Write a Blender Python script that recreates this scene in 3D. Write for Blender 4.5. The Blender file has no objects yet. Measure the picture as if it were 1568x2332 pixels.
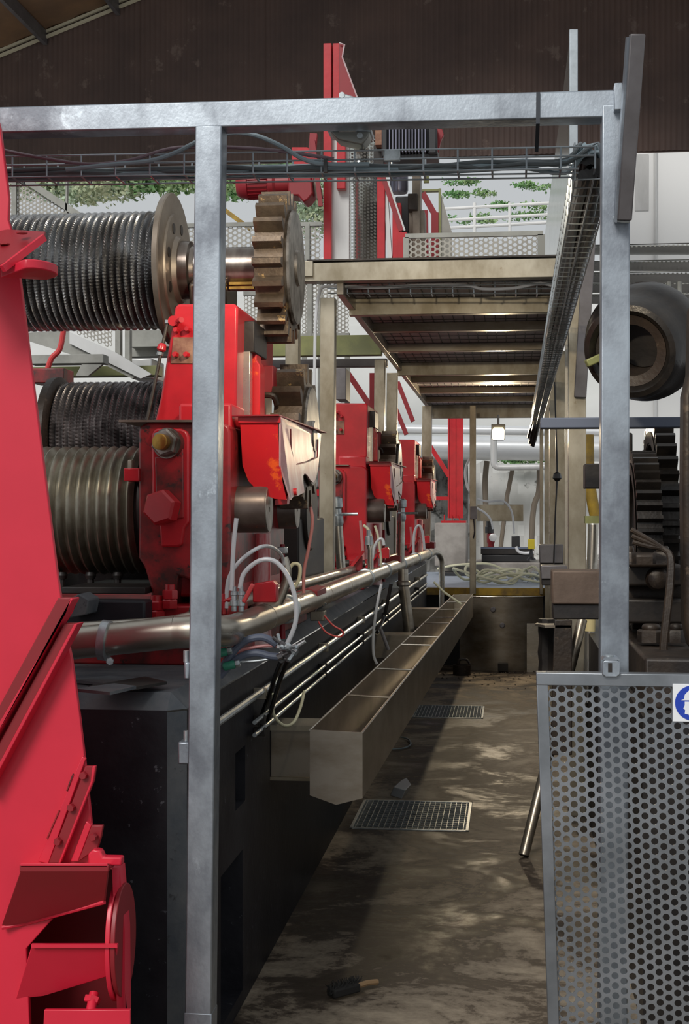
import bpy, bmesh, math, random
from mathutils import Vector, Matrix
random.seed(7)
SC = bpy.context.scene
COL = SC.collection
PI = math.pi

# ------------------------------------------------------------------ camera
F = 3239.0                       # focal length in pixels of the 1568 x 2332 frame (a 50 mm lens)
CAMH = 1.65
YAW = math.atan(376.0 / F)
cs, sn = math.cos(YAW), math.sin(YAW)
cd = bpy.data.cameras.new('camera')
cd.sensor_fit = 'VERTICAL'; cd.sensor_height = 36.0; cd.sensor_width = 24.0
cd.lens = 36.0 * F / 2332.0
cd.clip_start = 0.05; cd.clip_end = 400
cam = bpy.data.objects.new('camera', cd); COL.objects.link(cam)
cam.location = (0, 0, CAMH); cam.rotation_euler = (PI / 2, 0, YAW)
SC.camera = cam

# ------------------------------------------------------------------ world, sun, exposure
w = bpy.data.worlds.new('overcast'); SC.world = w; w.use_nodes = True
bg = w.node_tree.nodes['Background']
bg.inputs['Color'].default_value = (0.93, 0.97, 1.0, 1); bg.inputs['Strength'].default_value = 0.56
sd = bpy.data.lights.new('hazy_sun', 'SUN'); sd.energy = 2.1; sd.angle = math.radians(22); sd.color = (1.0, 0.97, 0.93)
so = bpy.data.objects.new('hazy_sun', sd); COL.objects.link(so)
so.rotation_euler = Vector((0.30, 0.80, -0.62)).to_track_quat('-Z', 'Y').to_euler()
SC.view_settings.view_transform = 'Standard'
SC.view_settings.look = 'None'
SC.view_settings.gamma = 1.0
SC.view_settings.exposure = 0.0
SC.view_settings.use_curve_mapping = False

# ------------------------------------------------------------------ pixel -> place helpers
def ray(px, py):
    dx = (px - 784.0) / F; dz = (1166.0 - py) / F
    return Vector((-sn + dx * cs, cs + dx * sn, dz))
def P(px, py, Y):
    d = ray(px, py); t = Y / d.y
    return Vector((d.x * t, Y, CAMH + d.z * t))
def PX(px, py, X):
    d = ray(px, py); t = X / d.x
    return Vector((X, d.y * t, CAMH + d.z * t))
def PZ(px, py, z):
    d = ray(px, py); t = (z - CAMH) / d.z
    return Vector((d.x * t, d.y * t, z))

# ------------------------------------------------------------------ materials
MATS = {}
def mat(name, base, rough=0.5, metal=0.0, c2=None, sc=4.0, amt=0.5, stretch=(1, 1, 1), c3=None, sc3=18.0, th3=0.62,
        rough2=None, bump=0.0, bsc=60.0, coat=0.0, emis=None, es=0.0, trans=0.0, alpha=1.0, spec=0.5):
    m = bpy.data.materials.new(name); m.use_nodes = True
    nt = m.node_tree; N = nt.nodes; L = nt.links
    b = N['Principled BSDF']
    b.inputs['Base Color'].default_value = (*base, 1); b.inputs['Roughness'].default_value = rough
    b.inputs['Metallic'].default_value = metal; b.inputs['Coat Weight'].default_value = coat
    b.inputs['Specular IOR Level'].default_value = spec
    if coat: b.inputs['Coat Roughness'].default_value = 0.15
    if trans: b.inputs['Transmission Weight'].default_value = trans
    if alpha < 1: b.inputs['Alpha'].default_value = alpha
    if emis:
        b.inputs['Emission Color'].default_value = (*emis, 1); b.inputs['Emission Strength'].default_value = es
    tc = N.new('ShaderNodeTexCoord'); mp = N.new('ShaderNodeMapping')
    mp.inputs['Scale'].default_value = stretch
    L.new(tc.outputs['Object'], mp.inputs['Vector'])
    col = None
    if c2:
        n = N.new('ShaderNodeTexNoise'); n.inputs['Scale'].default_value = sc; n.inputs['Detail'].default_value = 6
        n.inputs['Roughness'].default_value = 0.62
        L.new(mp.outputs[0], n.inputs['Vector'])
        r = N.new('ShaderNodeValToRGB'); h = 0.5 - 0.22 * (1 - amt)
        r.color_ramp.elements[0].position = 0.5 - 0.12; r.color_ramp.elements[1].position = 0.5 + 0.12
        r.color_ramp.elements[0].color = (*base, 1)
        r.color_ramp.elements[1].color = tuple(base[i] * (1 - amt) + c2[i] * amt for i in range(3)) + (1,)
        L.new(n.outputs['Fac'], r.inputs['Fac']); col = r.outputs['Color']
        if rough2 is not None:
            mr = N.new('ShaderNodeMapRange'); mr.inputs['From Min'].default_value = 0.35; mr.inputs['From Max'].default_value = 0.65
            mr.inputs['To Min'].default_value = rough; mr.inputs['To Max'].default_value = rough2
            L.new(n.outputs['Fac'], mr.inputs['Value']); L.new(mr.outputs[0], b.inputs['Roughness'])
    if c3:
        n3 = N.new('ShaderNodeTexNoise'); n3.inputs['Scale'].default_value = sc3; n3.inputs['Detail'].default_value = 8
        n3.inputs['Roughness'].default_value = 0.7
        L.new(mp.outputs[0], n3.inputs['Vector'])
        r3 = N.new('ShaderNodeValToRGB'); r3.color_ramp.elements[0].position = th3; r3.color_ramp.elements[1].position = th3 + 0.05
        mx = N.new('ShaderNodeMix'); mx.data_type = 'RGBA'
        L.new(n3.outputs['Fac'], r3.inputs['Fac']); L.new(r3.outputs['Color'], mx.inputs['Factor'])
        if col: L.new(col, mx.inputs['A'])
        else: mx.inputs['A'].default_value = (*base, 1)
        mx.inputs['B'].default_value = (*c3, 1); col = mx.outputs['Result']
    if col: L.new(col, b.inputs['Base Color'])
    if bump:
        nb = N.new('ShaderNodeTexNoise'); nb.inputs['Scale'].default_value = bsc; nb.inputs['Detail'].default_value = 4
        L.new(mp.outputs[0], nb.inputs['Vector'])
        bp = N.new('ShaderNodeBump'); bp.inputs['Strength'].default_value = bump; bp.inputs['Distance'].default_value = 0.01
        L.new(nb.outputs['Fac'], bp.inputs['Height']); L.new(bp.outputs['Normal'], b.inputs['Normal'])
    MATS[name] = m
    return m
M = MATS
mat('alu', (0.47, 0.52, 0.57), 0.30, 0.85, (0.20, 0.22, 0.25), 5.0, 1.0, (1, 1, 0.7), (0.50, 0.56, 0.61), 7, 0.60, rough2=0.5, bump=0.04, bsc=120)
mat('alu_dark', (0.16, 0.15, 0.155), 0.45, 0.5, (0.10, 0.09, 0.09), 5, 0.8)
mat('alu_warm', (0.44, 0.40, 0.32), 0.34, 0.75, (0.24, 0.205, 0.145), 3.5, 1.0, (1, 1, 0.6), (0.20, 0.14, 0.08), 9, 0.68)
mat('galv', (0.36, 0.40, 0.43), 0.4, 0.6, (0.26, 0.29, 0.31), 20, 0.6)
mat('stainless', (0.55, 0.52, 0.46), 0.22, 0.9, (0.33, 0.29, 0.23), 3, 0.8, (1, 0.5, 3), rough2=0.4)
mat('stainless_dirty', (0.36, 0.32, 0.265), 0.33, 0.8, (0.22, 0.18, 0.13), 3, 0.9, (1, 1, 2.5), (0.14, 0.10, 0.07), 10, 0.66)
mat('red', (0.52, 0.012, 0.020), 0.33, 0, (0.36, 0.008, 0.014), 4, 0.9, c3=(0.62, 0.13, 0.14), sc3=38, th3=0.70, coat=0.25, bump=0.05, bsc=25)
mat('red_pink', (0.66, 0.016, 0.045), 0.42, 0, (0.58, 0.012, 0.036), 2, 0.8, c3=(0.85, 0.35, 0.38), sc3=55, th3=0.77, coat=0.15)
mat('red_dull', (0.26, 0.010, 0.018), 0.45, 0, (0.22, 0.012, 0.016), 4, 0.8, c3=(0.45, 0.12, 0.10), sc3=40, th3=0.7)
mat('red_orange', (0.60, 0.014, 0.018), 0.35, 0, (0.50, 0.012, 0.02), 4, 0.7, c3=(0.82, 0.10, 0.015), sc3=7, th3=0.58, coat=0.25)
mat('red_grimy', (0.34, 0.012, 0.016), 0.4, 0, (0.07, 0.012, 0.010), 7, 1.0, c3=(0.030, 0.014, 0.012), sc3=11, th3=0.57, coat=0.2)
mat('whitish_red', (0.62, 0.52, 0.52), 0.35, 0.2, (0.45, 0.20, 0.22), 9, 0.8, (1, 1, 0.5), (0.30, 0.05, 0.05), 14, 0.68)  # whitish red; on the hood sides the glare is put into the colour
mat('red_streaked', (0.50, 0.02, 0.03), 0.4, 0, (0.70, 0.55, 0.53), 10, 0.95, (2, 2, 0.25), coat=0.2)
mat('roller_bright', (0.46, 0.47, 0.48), 0.22, 0.95, (0.25, 0.24, 0.23), 9, 0.9, bump=0.05, bsc=150)
mat('roller_dark', (0.30, 0.28, 0.28), 0.34, 0.85, (0.05, 0.045, 0.045), 9, 0.8, c3=(0.4, 0.4, 0.42), sc3=120, th3=0.66)
mat('roller_smooth', (0.33, 0.31, 0.25), 0.33, 0.85, (0.17, 0.15, 0.11), 6, 0.9)
mat('flange_steel', (0.26, 0.225, 0.185), 0.42, 0.75, (0.15, 0.12, 0.095), 5, 0.8, c3=(0.42, 0.38, 0.32), sc3=8, th3=0.64)
mat('shaft_steel', (0.22, 0.19, 0.165), 0.26, 0.9, (0.12, 0.09, 0.075), 6, 0.8, (4, 1, 1))
mat('gear_rust', (0.13, 0.095, 0.066), 0.45, 0.5, (0.065, 0.048, 0.036), 10, 0.95, c3=(0.46, 0.31, 0.14), sc3=13, th3=0.61, bump=0.15, bsc=70)
mat('gear_face', (0.34, 0.31, 0.28), 0.38, 0.8, (0.10, 0.085, 0.07), 12, 1.0, (1, 1, 1))
mat('gear_shaded', (0.016, 0.014, 0.013), 0.24, 0.35, (0.034, 0.028, 0.023), 10, 0.8, bump=0.08, bsc=60)  # dark metal, deepened to hold the shade over the old mill
mat('journal', (0.15, 0.115, 0.10), 0.36, 0.5, (0.085, 0.06, 0.05), 7, 0.9, c3=(0.30, 0.10, 0.03), sc3=6, th3=0.63)
mat('rock_shade', (0.10, 0.10, 0.095), 0.9, 0, (0.20, 0.20, 0.19), 3, 1.0, c3=(0.035, 0.035, 0.03), sc3=5, th3=0.56, bump=0.5, bsc=6)  # shade on the left of the far wall put into the rock colour
mat('iron_box', (0.115, 0.080, 0.060), 0.6, 0.2, (0.075, 0.05, 0.036), 9, 0.9, bump=0.1, bsc=60)
mat('iron_brown', (0.040, 0.027, 0.018), 0.5, 0.1, (0.016, 0.011, 0.009), 6, 1.0, c3=(0.075, 0.053, 0.036), sc3=14, th3=0.60, bump=0.2, bsc=50)  # brown iron, also deepened for the overhead shade on the old mill
mat('iron_black', (0.012, 0.010, 0.010), 0.5, 0.2, (0.028, 0.022, 0.018), 6, 0.8, bump=0.1, bsc=40)
mat('brass', (0.42, 0.25, 0.06), 0.35, 0.9, (0.22, 0.12, 0.03), 20, 0.8)
mat('rust_plate', (0.30, 0.16, 0.10), 0.75, 0.1, (0.16, 0.06, 0.04), 16, 0.9, c3=(0.45, 0.36, 0.26), sc3=12, th3=0.6)
mat('block_black', (0.009, 0.009, 0.013), 0.45, 0, (0.024, 0.024, 0.029), 3, 1.0, spec=0.3, c3=(0.11, 0.115, 0.13), sc3=30, th3=0.635, bump=0.12, bsc=30)
mat('block_grey', (0.062, 0.072, 0.084), 0.6, 0, (0.11, 0.115, 0.12), 7, 1.0, c3=(0.04, 0.04, 0.045), sc3=20, th3=0.62, bump=0.15, bsc=40)
mat('pit', (0.006, 0.005, 0.005), 0.8)
mat('wall_brown', (0.110, 0.068, 0.054), 0.7, 0.0, (0.070, 0.045, 0.038), 0.7, 0.9, c3=(0.15, 0.105, 0.085), sc3=2.5, th3=0.60)
mat('roof_brown', (0.20, 0.11, 0.055), 0.6, 0.1, (0.12, 0.07, 0.04), 1.0, 0.9)
mat('cream_trim', (0.55, 0.50, 0.36), 0.5)
mat('cable_grey', (0.22, 0.28, 0.31), 0.45)
mat('cable_dark', (0.09, 0.105, 0.11), 0.5)
mat('cable_purple', (0.17, 0.11, 0.13), 0.45)
mat('cable_black', (0.012, 0.010, 0.009), 0.32)
mat('strap', (0.02, 0.025, 0.035), 0.5)
mat('hose_clear', (0.75, 0.76, 0.78), 0.28, trans=0.25)
mat('hose_pink', (0.50, 0.20, 0.19), 0.4)
mat('hose_red', (0.55, 0.05, 0.05), 0.4)
mat('hose_blue', (0.10, 0.12, 0.17), 0.5)
mat('hose_cream', (0.62, 0.60, 0.42), 0.5, c2=(0.45, 0.42, 0.28), sc=6)
mat('zinc', (0.50, 0.54, 0.56), 0.35, 0.7, (0.30, 0.33, 0.34), 30, 0.8)
mat('green_fit', (0.03, 0.22, 0.14), 0.45)
mat('olive', (0.24, 0.25, 0.09), 0.5, 0.2, (0.15, 0.155, 0.07), 4, 0.9)
mat('grey_paint', (0.32, 0.32, 0.29), 0.55, 0.1, (0.20, 0.20, 0.18), 4, 0.9)
mat('perf_steel', (0.30, 0.29, 0.26), 0.45, 0.5, (0.22, 0.21, 0.19), 6, 0.7)
mat('perf_gate', (0.34, 0.36, 0.39), 0.34, 0.75, (0.21, 0.225, 0.24), 3, 1.0, c3=(0.44, 0.47, 0.50), sc3=5, th3=0.64)
mat('deck_sheet', (0.46, 0.41, 0.41), 0.5, 0.1, (0.36, 0.31, 0.305), 3, 0.8)
mat('deck_bar', (0.06, 0.05, 0.045), 0.5, 0.4)
mat('plate_polish', (0.60, 0.60, 0.57), 0.20, 0.9, (0.48, 0.50, 0.44), 2, 0.7, (1, 1, 8))
mat('white_panel', (0.62, 0.62, 0.61), 0.35, 0.3, (0.50, 0.50, 0.49), 4, 0.8, (1, 1, 0.3))
mat('motor_black', (0.018, 0.018, 0.020), 0.35)
mat('motor_grey', (0.20, 0.20, 0.26), 0.25, 0.6)
mat('yellow', (0.55, 0.42, 0.02), 0.5)
mat('yellow_edge', (0.42, 0.26, 0.02), 0.6, c2=(0.14, 0.09, 0.03), sc=6, amt=0.9)
mat('tread_blue', (0.42, 0.47, 0.55), 0.5, 0.3, (0.32, 0.37, 0.45), 12, 0.8, bump=0.3, bsc=60)
mat('concrete', (0.34, 0.31, 0.28), 0.75, 0, (0.20, 0.18, 0.16), 3, 0.9, bump=0.1, bsc=30)
mat('pale_ground', (0.62, 0.60, 0.56), 0.8, 0, (0.50, 0.48, 0.45), 1, 0.8)
mat('white_wall', (0.78, 0.78, 0.77), 0.7)
mat('lime_rock', (0.72, 0.72, 0.70), 0.85, 0, (0.60, 0.60, 0.57), 0.6, 0.9, c3=(0.20, 0.20, 0.185), sc3=2.2, th3=0.585, bump=0.5, bsc=3)
mat('hill', (0.60, 0.60, 0.585), 0.9, 0, (0.55, 0.555, 0.53), 0.4, 0.8)
mat('leaf', (0.14, 0.34, 0.12), 0.5, 0, (0.36, 0.46, 0.22), 2.0, 0.9, c3=(0.45, 0.42, 0.12), sc3=3, th3=0.68)
mat('leaf_pale', (0.30, 0.42, 0.28), 0.5, 0, (0.45, 0.46, 0.28), 2.0, 0.9)
mat('bark', (0.16, 0.13, 0.10), 0.9)
mat('big_pipe', (0.78, 0.80, 0.82), 0.3, 0.3, (0.66, 0.68, 0.70), 1.5, 0.7)
mat('plastic', (0.72, 0.74, 0.76), 0.2, trans=0.3)
mat('sign_white', (0.80, 0.82, 0.84), 0.4)
mat('sign_blue', (0.012, 0.05, 0.42), 0.4)
mat('wood', (0.32, 0.20, 0.10), 0.6)
mat('bristle', (0.012, 0.011, 0.010), 0.8)
mat('lamp_glass', (1, 0.9, 0.7), 0.4, emis=(1.0, 0.80, 0.48), es=9.0)
mat('lamp_body', (0.22, 0.22, 0.20), 0.4, 0.6)
mat('tape', (0.55, 0.45, 0.22), 0.6)
mat('wood_strip', (0.20, 0.13, 0.07), 0.6)

def floor_mat():
    m = bpy.data.materials.new('floor_wet'); m.use_nodes = True
    nt = m.node_tree; N = nt.nodes; L = nt.links; b = N['Principled BSDF']
    tc = N.new('ShaderNodeTexCoord'); mp = N.new('ShaderNodeMapping'); mp.inputs['Scale'].default_value = (1.0, 1.15, 1)
    L.new(tc.outputs['Object'], mp.inputs['Vector'])
    def noise(s, d=8, r=0.65, dist=0.0):
        n = N.new('ShaderNodeTexNoise'); n.inputs['Scale'].default_value = s; n.inputs['Detail'].default_value = d
        n.inputs['Roughness'].default_value = r; n.inputs['Distortion'].default_value = dist
        L.new(mp.outputs[0], n.inputs['Vector']); return n
    a = noise(1.5, 10, 0.66, 0.6); f = noise(17, 6, 0.75, 0.3)
    ad = N.new('ShaderNodeMath'); ad.operation = 'MULTIPLY_ADD'; ad.inputs[1].default_value = 0.30
    L.new(f.outputs['Fac'], ad.inputs[0]); L.new(a.outputs['Fac'], ad.inputs[2])
    r = N.new('ShaderNodeValToRGB'); e = r.color_ramp.elements
    e[0].position = 0.48; e[0].color = (0.014, 0.0095, 0.006, 1)
    e[1].position = 0.80; e[1].color = (0.34, 0.28, 0.205, 1)
    x = e.new(0.60); x.color = (0.036, 0.025, 0.0165, 1)
    x = e.new(0.65); x.color = (0.075, 0.055, 0.038, 1)
    x = e.new(0.685); x.color = (0.19, 0.152, 0.11, 1)
    L.new(ad.outputs[0], r.inputs['Fac']); L.new(r.outputs['Color'], b.inputs['Base Color'])
    mr = N.new('ShaderNodeMapRange'); mr.inputs['From Min'].default_value = 0.5; mr.inputs['From Max'].default_value = 0.70
    mr.inputs['To Min'].default_value = 0.32; mr.inputs['To Max'].default_value = 0.75
    L.new(ad.outputs[0], mr.inputs['Value']); L.new(mr.outputs[0], b.inputs['Roughness'])
    bp = N.new('ShaderNodeBump'); bp.inputs['Strength'].default_value = 0.25; bp.inputs['Distance'].default_value = 0.01
    L.new(ad.outputs[0], bp.inputs['Height']); L.new(bp.outputs['Normal'], b.inputs['Normal'])
    M['floor_wet'] = m
floor_mat()

# ------------------------------------------------------------------ mesh builder
class MB:
    def __init__(s): s.v = []; s.f = []
    def add(s, vs, fs):
        o = len(s.v); s.v += [Vector(q) for q in vs]; s.f += [tuple(o + i for i in f) for f in fs]; return s
    def box(s, x0, x1, y0, y1, z0, z1):
        vs = [(x, y, z) for z in (z0, z1) for y in (y0, y1) for x in (x0, x1)]
        return s.add(vs, [(0, 2, 3, 1), (4, 5, 7, 6), (0, 1, 5, 4), (2, 6, 7, 3), (0, 4, 6, 2), (1, 3, 7, 5)])
    def bar(s, p0, p1, wd, dp, side=(1, 0, 0)):
        p0 = Vector(p0); p1 = Vector(p1); a = (p1 - p0).normalized(); sd_ = Vector(side)
        u = (sd_ - a * sd_.dot(a)).normalized(); n = a.cross(u).normalized()
        vs = [p + u * (i * wd / 2) + n * (j * dp / 2) for p in (p0, p1) for j in (-1, 1) for i in (-1, 1)]
        return s.add(vs, [(0, 2, 3, 1), (4, 5, 7, 6), (0, 1, 5, 4), (2, 6, 7, 3), (0, 4, 6, 2), (1, 3, 7, 5)])
    def prism(s, pts, off):
        n = len(pts); off = Vector(off); pts = [Vector(q) for q in pts]
        return s.add(pts + [q + off for q in pts], [tuple(range(n)), tuple(range(2 * n - 1, n - 1, -1))] +
                     [(i, (i + 1) % n, n + (i + 1) % n, n + i) for i in range(n)])
    def frame(s, a):
        a = Vector(a).normalized(); h = Vector((0, 0, 1)) if abs(a.z) < 0.9 else Vector((1, 0, 0))
        u = a.cross(h).normalized(); return a, u, a.cross(u).normalized()
    def lathe(s, o, ax, prof, n=32, capa=True, capb=True, ph=0.0):
        o = Vector(o); a, u, v_ = s.frame(ax); vs = []; fs = []
        for (t, r) in prof:
            for k in range(n):
                g = 2 * PI * k / n + ph; vs.append(o + a * t + u * (r * math.cos(g)) + v_ * (r * math.sin(g)))
        for i in range(len(prof) - 1):
            for k in range(n):
                k2 = (k + 1) % n; fs.append((i * n + k, i * n + k2, (i + 1) * n + k2, (i + 1) * n + k))
        if capa: fs.append(tuple(range(n - 1, -1, -1)))
        if capb: fs.append(tuple((len(prof) - 1) * n + k for k in range(n)))
        return s.add(vs, fs)
    def cyl(s, p0, p1, r, n=20, r1=None):
        p0 = Vector(p0); p1 = Vector(p1); d = p1 - p0
        return s.lathe(p0, d, [(0, r), (d.length, r if r1 is None else r1)], n)
    def hexn(s, c, ax, r, h, ph=0.3):
        return s.lathe(c, ax, [(0, r), (h * 0.85, r), (h, r * 0.86)], 6, ph=ph)
    def tube(s, pts, r, n=8, smooth=0, cap=True):
        pts = [Vector(q) for q in pts]
        if smooth: pts = crom(pts, smooth)
        m = len(pts); vs = []; fs = []; u = None
        for i in range(m):
            t = (pts[min(i + 1, m - 1)] - pts[max(i - 1, 0)]).normalized()
            if u is None:
                _, u, _v = s.frame(t)
            u = (u - t * u.dot(t)).normalized(); v_ = t.cross(u)
            for k in range(n):
                g = 2 * PI * k / n; vs.append(pts[i] + u * (r * math.cos(g)) + v_ * (r * math.sin(g)))
        for i in range(m - 1):
            for k in range(n):
                k2 = (k + 1) % n; fs.append((i * n + k, i * n + k2, (i + 1) * n + k2, (i + 1) * n + k))
        if cap: fs += [tuple(range(n - 1, -1, -1)), tuple((m - 1) * n + k for k in range(n))]
        return s.add(vs, fs)
    def perf(s, o, ux, uz, W, H, p, hr, th, seg=12):
        o = Vector(o); ux = Vector(ux).normalized(); uz = Vector(uz).normalized(); nn = ux.cross(uz)
        R = p / math.sqrt(3); nc = int(W / (1.5 * R)) + 1; nr = int(H / p) + 1
        st = seg // 6
        for c in range(nc):
            for q in range(nr):
                cx = c * 1.5 * R; cz = q * p + (p / 2 if c % 2 else 0)
                if cx > W or cz > H: continue
                C = o + ux * cx + uz * cz
                hx = [C + ux * (R * math.cos(k * PI / 3)) + uz * (R * math.sin(k * PI / 3)) for k in range(6)]
                ho = [C + ux * (hr * math.cos(k * 2 * PI / seg)) + uz * (hr * math.sin(k * 2 * PI / seg)) for k in range(seg)]
                vs = hx + ho + [q_ + nn * th for q_ in hx + ho]; b = 6 + seg; fs = []
                for k in range(6):
                    hol = [6 + (k * st + j) % seg for j in range(st, -1, -1)]
                    fs.append((k, (k + 1) % 6, *hol)); fs.append(tuple(reversed([b + i for i in (k, (k + 1) % 6, *hol)])))
                for k in range(seg):
                    k2 = (k + 1) % seg; fs.append((6 + k, 6 + k2, b + 6 + k2, b + 6 + k))
                s.add(vs, fs)
        return s
    def gear(s, o, ax, r0, r1, n, wd, rin, ph=0.0):
        o = Vector(o); a, u, v_ = s.frame(ax); prof = []
        for k in range(n):
            for (q, r) in ((-0.5, r0), (-0.27, r0 + 0.02 * (r1 - r0)), (-0.205, r0 + 0.55 * (r1 - r0)), (-0.12, r1), (0.12, r1), (0.205, r0 + 0.55 * (r1 - r0)), (0.27, r0 + 0.02 * (r1 - r0))):
                g = 2 * PI * (k + q) / n + ph; prof.append((g, r))
        m = len(prof); vs = []
        for t in (0, wd):
            for (g, r) in prof: vs.append(o + a * t + u * (r * math.cos(g)) + v_ * (r * math.sin(g)))
            for (g, r) in prof: vs.append(o + a * t + u * (rin * math.cos(g)) + v_ * (rin * math.sin(g)))
        fs = []
        for k in range(m):
            k2 = (k + 1) % m
            fs += [(k, k2, 2 * m + k2, 2 * m + k), (k2, k, m + k, m + k2), (2 * m + k, 2 * m + k2, 3 * m + k2, 3 * m + k), (m + k2, m + k, 3 * m + k, 3 * m + k2)]
        return s.add(vs, fs)
def crom(pts, sub):
    out = []; n = len(pts)
    for i in range(n - 1):
        p0, p1, p2, p3 = pts[max(i - 1, 0)], pts[i], pts[i + 1], pts[min(i + 2, n - 1)]
        for k in range(sub):
            t = k / sub
            out.append(0.5 * ((2 * p1) + (p2 - p0) * t + (2 * p0 - 5 * p1 + 4 * p2 - p3) * t * t + (3 * p1 - p0 - 3 * p2 + p3) * t ** 3))
    out.append(pts[-1]); return out

LOC = {}
def build(name, mb, m, parent=None, bev=0.0, ang=35, kind=None, label=None, seg=2):
    me = bpy.data.meshes.new(name)
    if parent is not None: loc = LOC[parent.name]
    else:
        xs = [q.x for q in mb.v]; ys = [q.y for q in mb.v]; zs = [q.z for q in mb.v]
        loc = Vector(((min(xs) + max(xs)) / 2, (min(ys) + max(ys)) / 2, min(zs)))
    me.from_pydata([q - loc for q in mb.v], [], mb.f)
    bm = bmesh.new(); bm.from_mesh(me); bmesh.ops.recalc_face_normals(bm, faces=bm.faces); bm.to_mesh(me); bm.free()
    me.shade_smooth(); me.set_sharp_from_angle(angle=math.radians(ang))
    me.materials.append(M[m]); me.update()
    o = bpy.data.objects.new(name, me); COL.objects.link(o)
    if parent is not None: o.parent = parent
    else: o.location = loc
    LOC[o.name] = loc
    if bev:
        b = o.modifiers.new('bevel', 'BEVEL'); b.width = bev; b.segments = seg; b.limit_method = 'ANGLE'; b.angle_limit = math.radians(40)
    if kind: o['kind'] = kind
    if label: o['label'] = label
    return o
def thing(name, label, cat, loc, group=None):
    o = bpy.data.objects.new(name, None); COL.objects.link(o); o.location = loc; o.empty_display_size = 0.1
    o['label'] = label; o['category'] = cat
    if group: o['group'] = group
    LOC[o.name] = Vector(loc); return o
def tag(o, label, cat, group=None):
    o['label'] = label; o['category'] = cat
    if group: o['group'] = group
    return o
def struct(name, mb, m, **k):
    o = build(name, mb, m, **k)
    if o.parent is None: o['kind'] = 'structure'
    return o
def pbox(px0, py0, px1, py1, Y0, Y1, mb=None):
    mb = mb or MB(); a = P(px0, py1, Y0); b = P(px1, py0, Y0)
    return mb.box(a.x, b.x, Y0, Y1, a.z, b.z)
def ppoly(pts, Y, depth, mb=None):
    mb = mb or MB(); return mb.prism([P(x, y, Y) for x, y in pts], (0, depth, 0))

# ================================================================== THE SETTING
LX, LZ = -0.888, 1.15            # corridor-side face and top of the black machine plinth
# floor, with two drain openings left out
GR = [(-0.83, -0.21, 7.36, 8.10), (-0.79, -0.21, 11.40, 12.12)]
fl = MB()
xs = [-6, LX, -0.83, -0.79, -0.21, 0.55, 6]; ys = [-2, 3.0, 7.36, 8.10, 11.40, 12.12, 15.0, 15.3]
for i in range(len(xs) - 1):
    for j in range(len(ys) - 1):
        cx = (xs[i] + xs[i + 1]) / 2; cy = (ys[j] + ys[j + 1]) / 2
        if any(g[0] < cx < g[1] and g[2] < cy < g[3] for g in GR): continue
        fl.box(xs[i], xs[i + 1], ys[j], ys[j + 1], -0.15, 0)
fo = struct('floor', fl, 'floor_wet'); 
struct('floor_subbase', MB().box(-6, 6, -2, 15.3, -0.6, -0.45), 'pit')
def drain(g, label):
    x0, x1, y0, y1 = g
    t = thing('drain_grate', label, 'drain', ((x0 + x1) / 2, (y0 + y1) / 2, -0.03), 'floor drain gratings')
    m = MB(); e = 0.018
    m.box(x0, x1, y0, y0 + e, -0.03, 0.006); m.box(x0, x1, y1 - e, y1, -0.03, 0.006); m.box(x0, x0 + e, y0, y1, -0.03, 0.006); m.box(x1 - e, x1, y0, y1, -0.03, 0.006)
    build('frame', m, 'zinc', t, bev=0.002)
    nx = 21
    for k in range(1, nx):
        x = x0 + (x1 - x0) * k / nx; build('bearing_bar', MB().box(x - 0.0018, x + 0.0018, y0, y1, -0.025, 0.004), 'zinc', t)
    for k in range(1, 14):
        y = y0 + (y1 - y0) * k / 14; build('cross_rod', MB().box(x0, x1, y - 0.002, y + 0.002, -0.008, 0.001), 'zinc', t)
drain(GR[0], 'near steel floor drain grating beside the trough end')
drain(GR[1], 'far steel floor drain grating midway along the corridor')

# black concrete plinth under the red mills (corridor side carries two recesses)
pl = MB()
ya, yb, yc, yd = 4.33, 4.565, 4.69, 4.74
Ys = [3.82, 4.33, 4.565, 4.69, 4.74, 15.3]; Zs = [0, 0.05, 0.52, 0.675, 0.862, LZ - 0.05]
def hole(j, k):
    cy = (Ys[j] + Ys[j + 1]) / 2; cz = (Zs[k] + Zs[k + 1]) / 2
    return (4.33 < cy < 4.69 and 0.05 < cz < 0.52) or (4.565 < cy < 4.74 and 0.675 < cz < 0.862)
CH = 0.045
for j in range(len(Ys) - 1):
    for k in range(len(Zs) - 1):
        y0, y1, z0, z1 = Ys[j], Ys[j + 1], Zs[k], Zs[k + 1]
        y0b = max(y0, 3.82 + CH)
        if hole(j, k):
            X2 = LX - 0.25
            pl.add([(X2, y0, z0), (X2, y1, z0), (X2, y1, z1), (X2, y0, z1)], [(0, 1, 2, 3)])
            for (n_, q) in (((j, k - 1), [(LX, y0, z0), (LX, y1, z0), (X2, y1, z0), (X2, y0, z0)]), ((j, k + 1), [(LX, y0, z1), (LX, y1, z1), (X2, y1, z1), (X2, y0, z1)]),
                            ((j - 1, k), [(LX, y0, z0), (LX, y0, z1), (X2, y0, z1), (X2, y0, z0)]), ((j + 1, k), [(LX, y1, z0), (LX, y1, z1), (X2, y1, z1), (X2, y1, z0)])):
                if not hole(*n_): pl.add(q, [(0, 1, 2, 3)])
        else:
            pl.add([(LX, y0b, z0), (LX, y1, z0), (LX, y1, z1), (LX, y0b, z1)], [(0, 1, 2, 3)])
xl = -6.0; zt = LZ - CH; y0 = 3.82; y1 = 15.3
pl.add([(xl, y0, 0), (LX - CH, y0, 0), (LX - CH, y0, zt), (xl, y0, zt)], [(0, 1, 2, 3)])
plinth = struct('wall_plinth', pl, 'block_black')
cp = MB()                                                            # paler chamfers and top
cp.add([(LX - CH, y0, 0), (LX, y0 + CH, 0), (LX, y0 + CH, zt - 0.005), (LX - CH, y0, zt - 0.005)], [(0, 1, 2, 3)])
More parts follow.
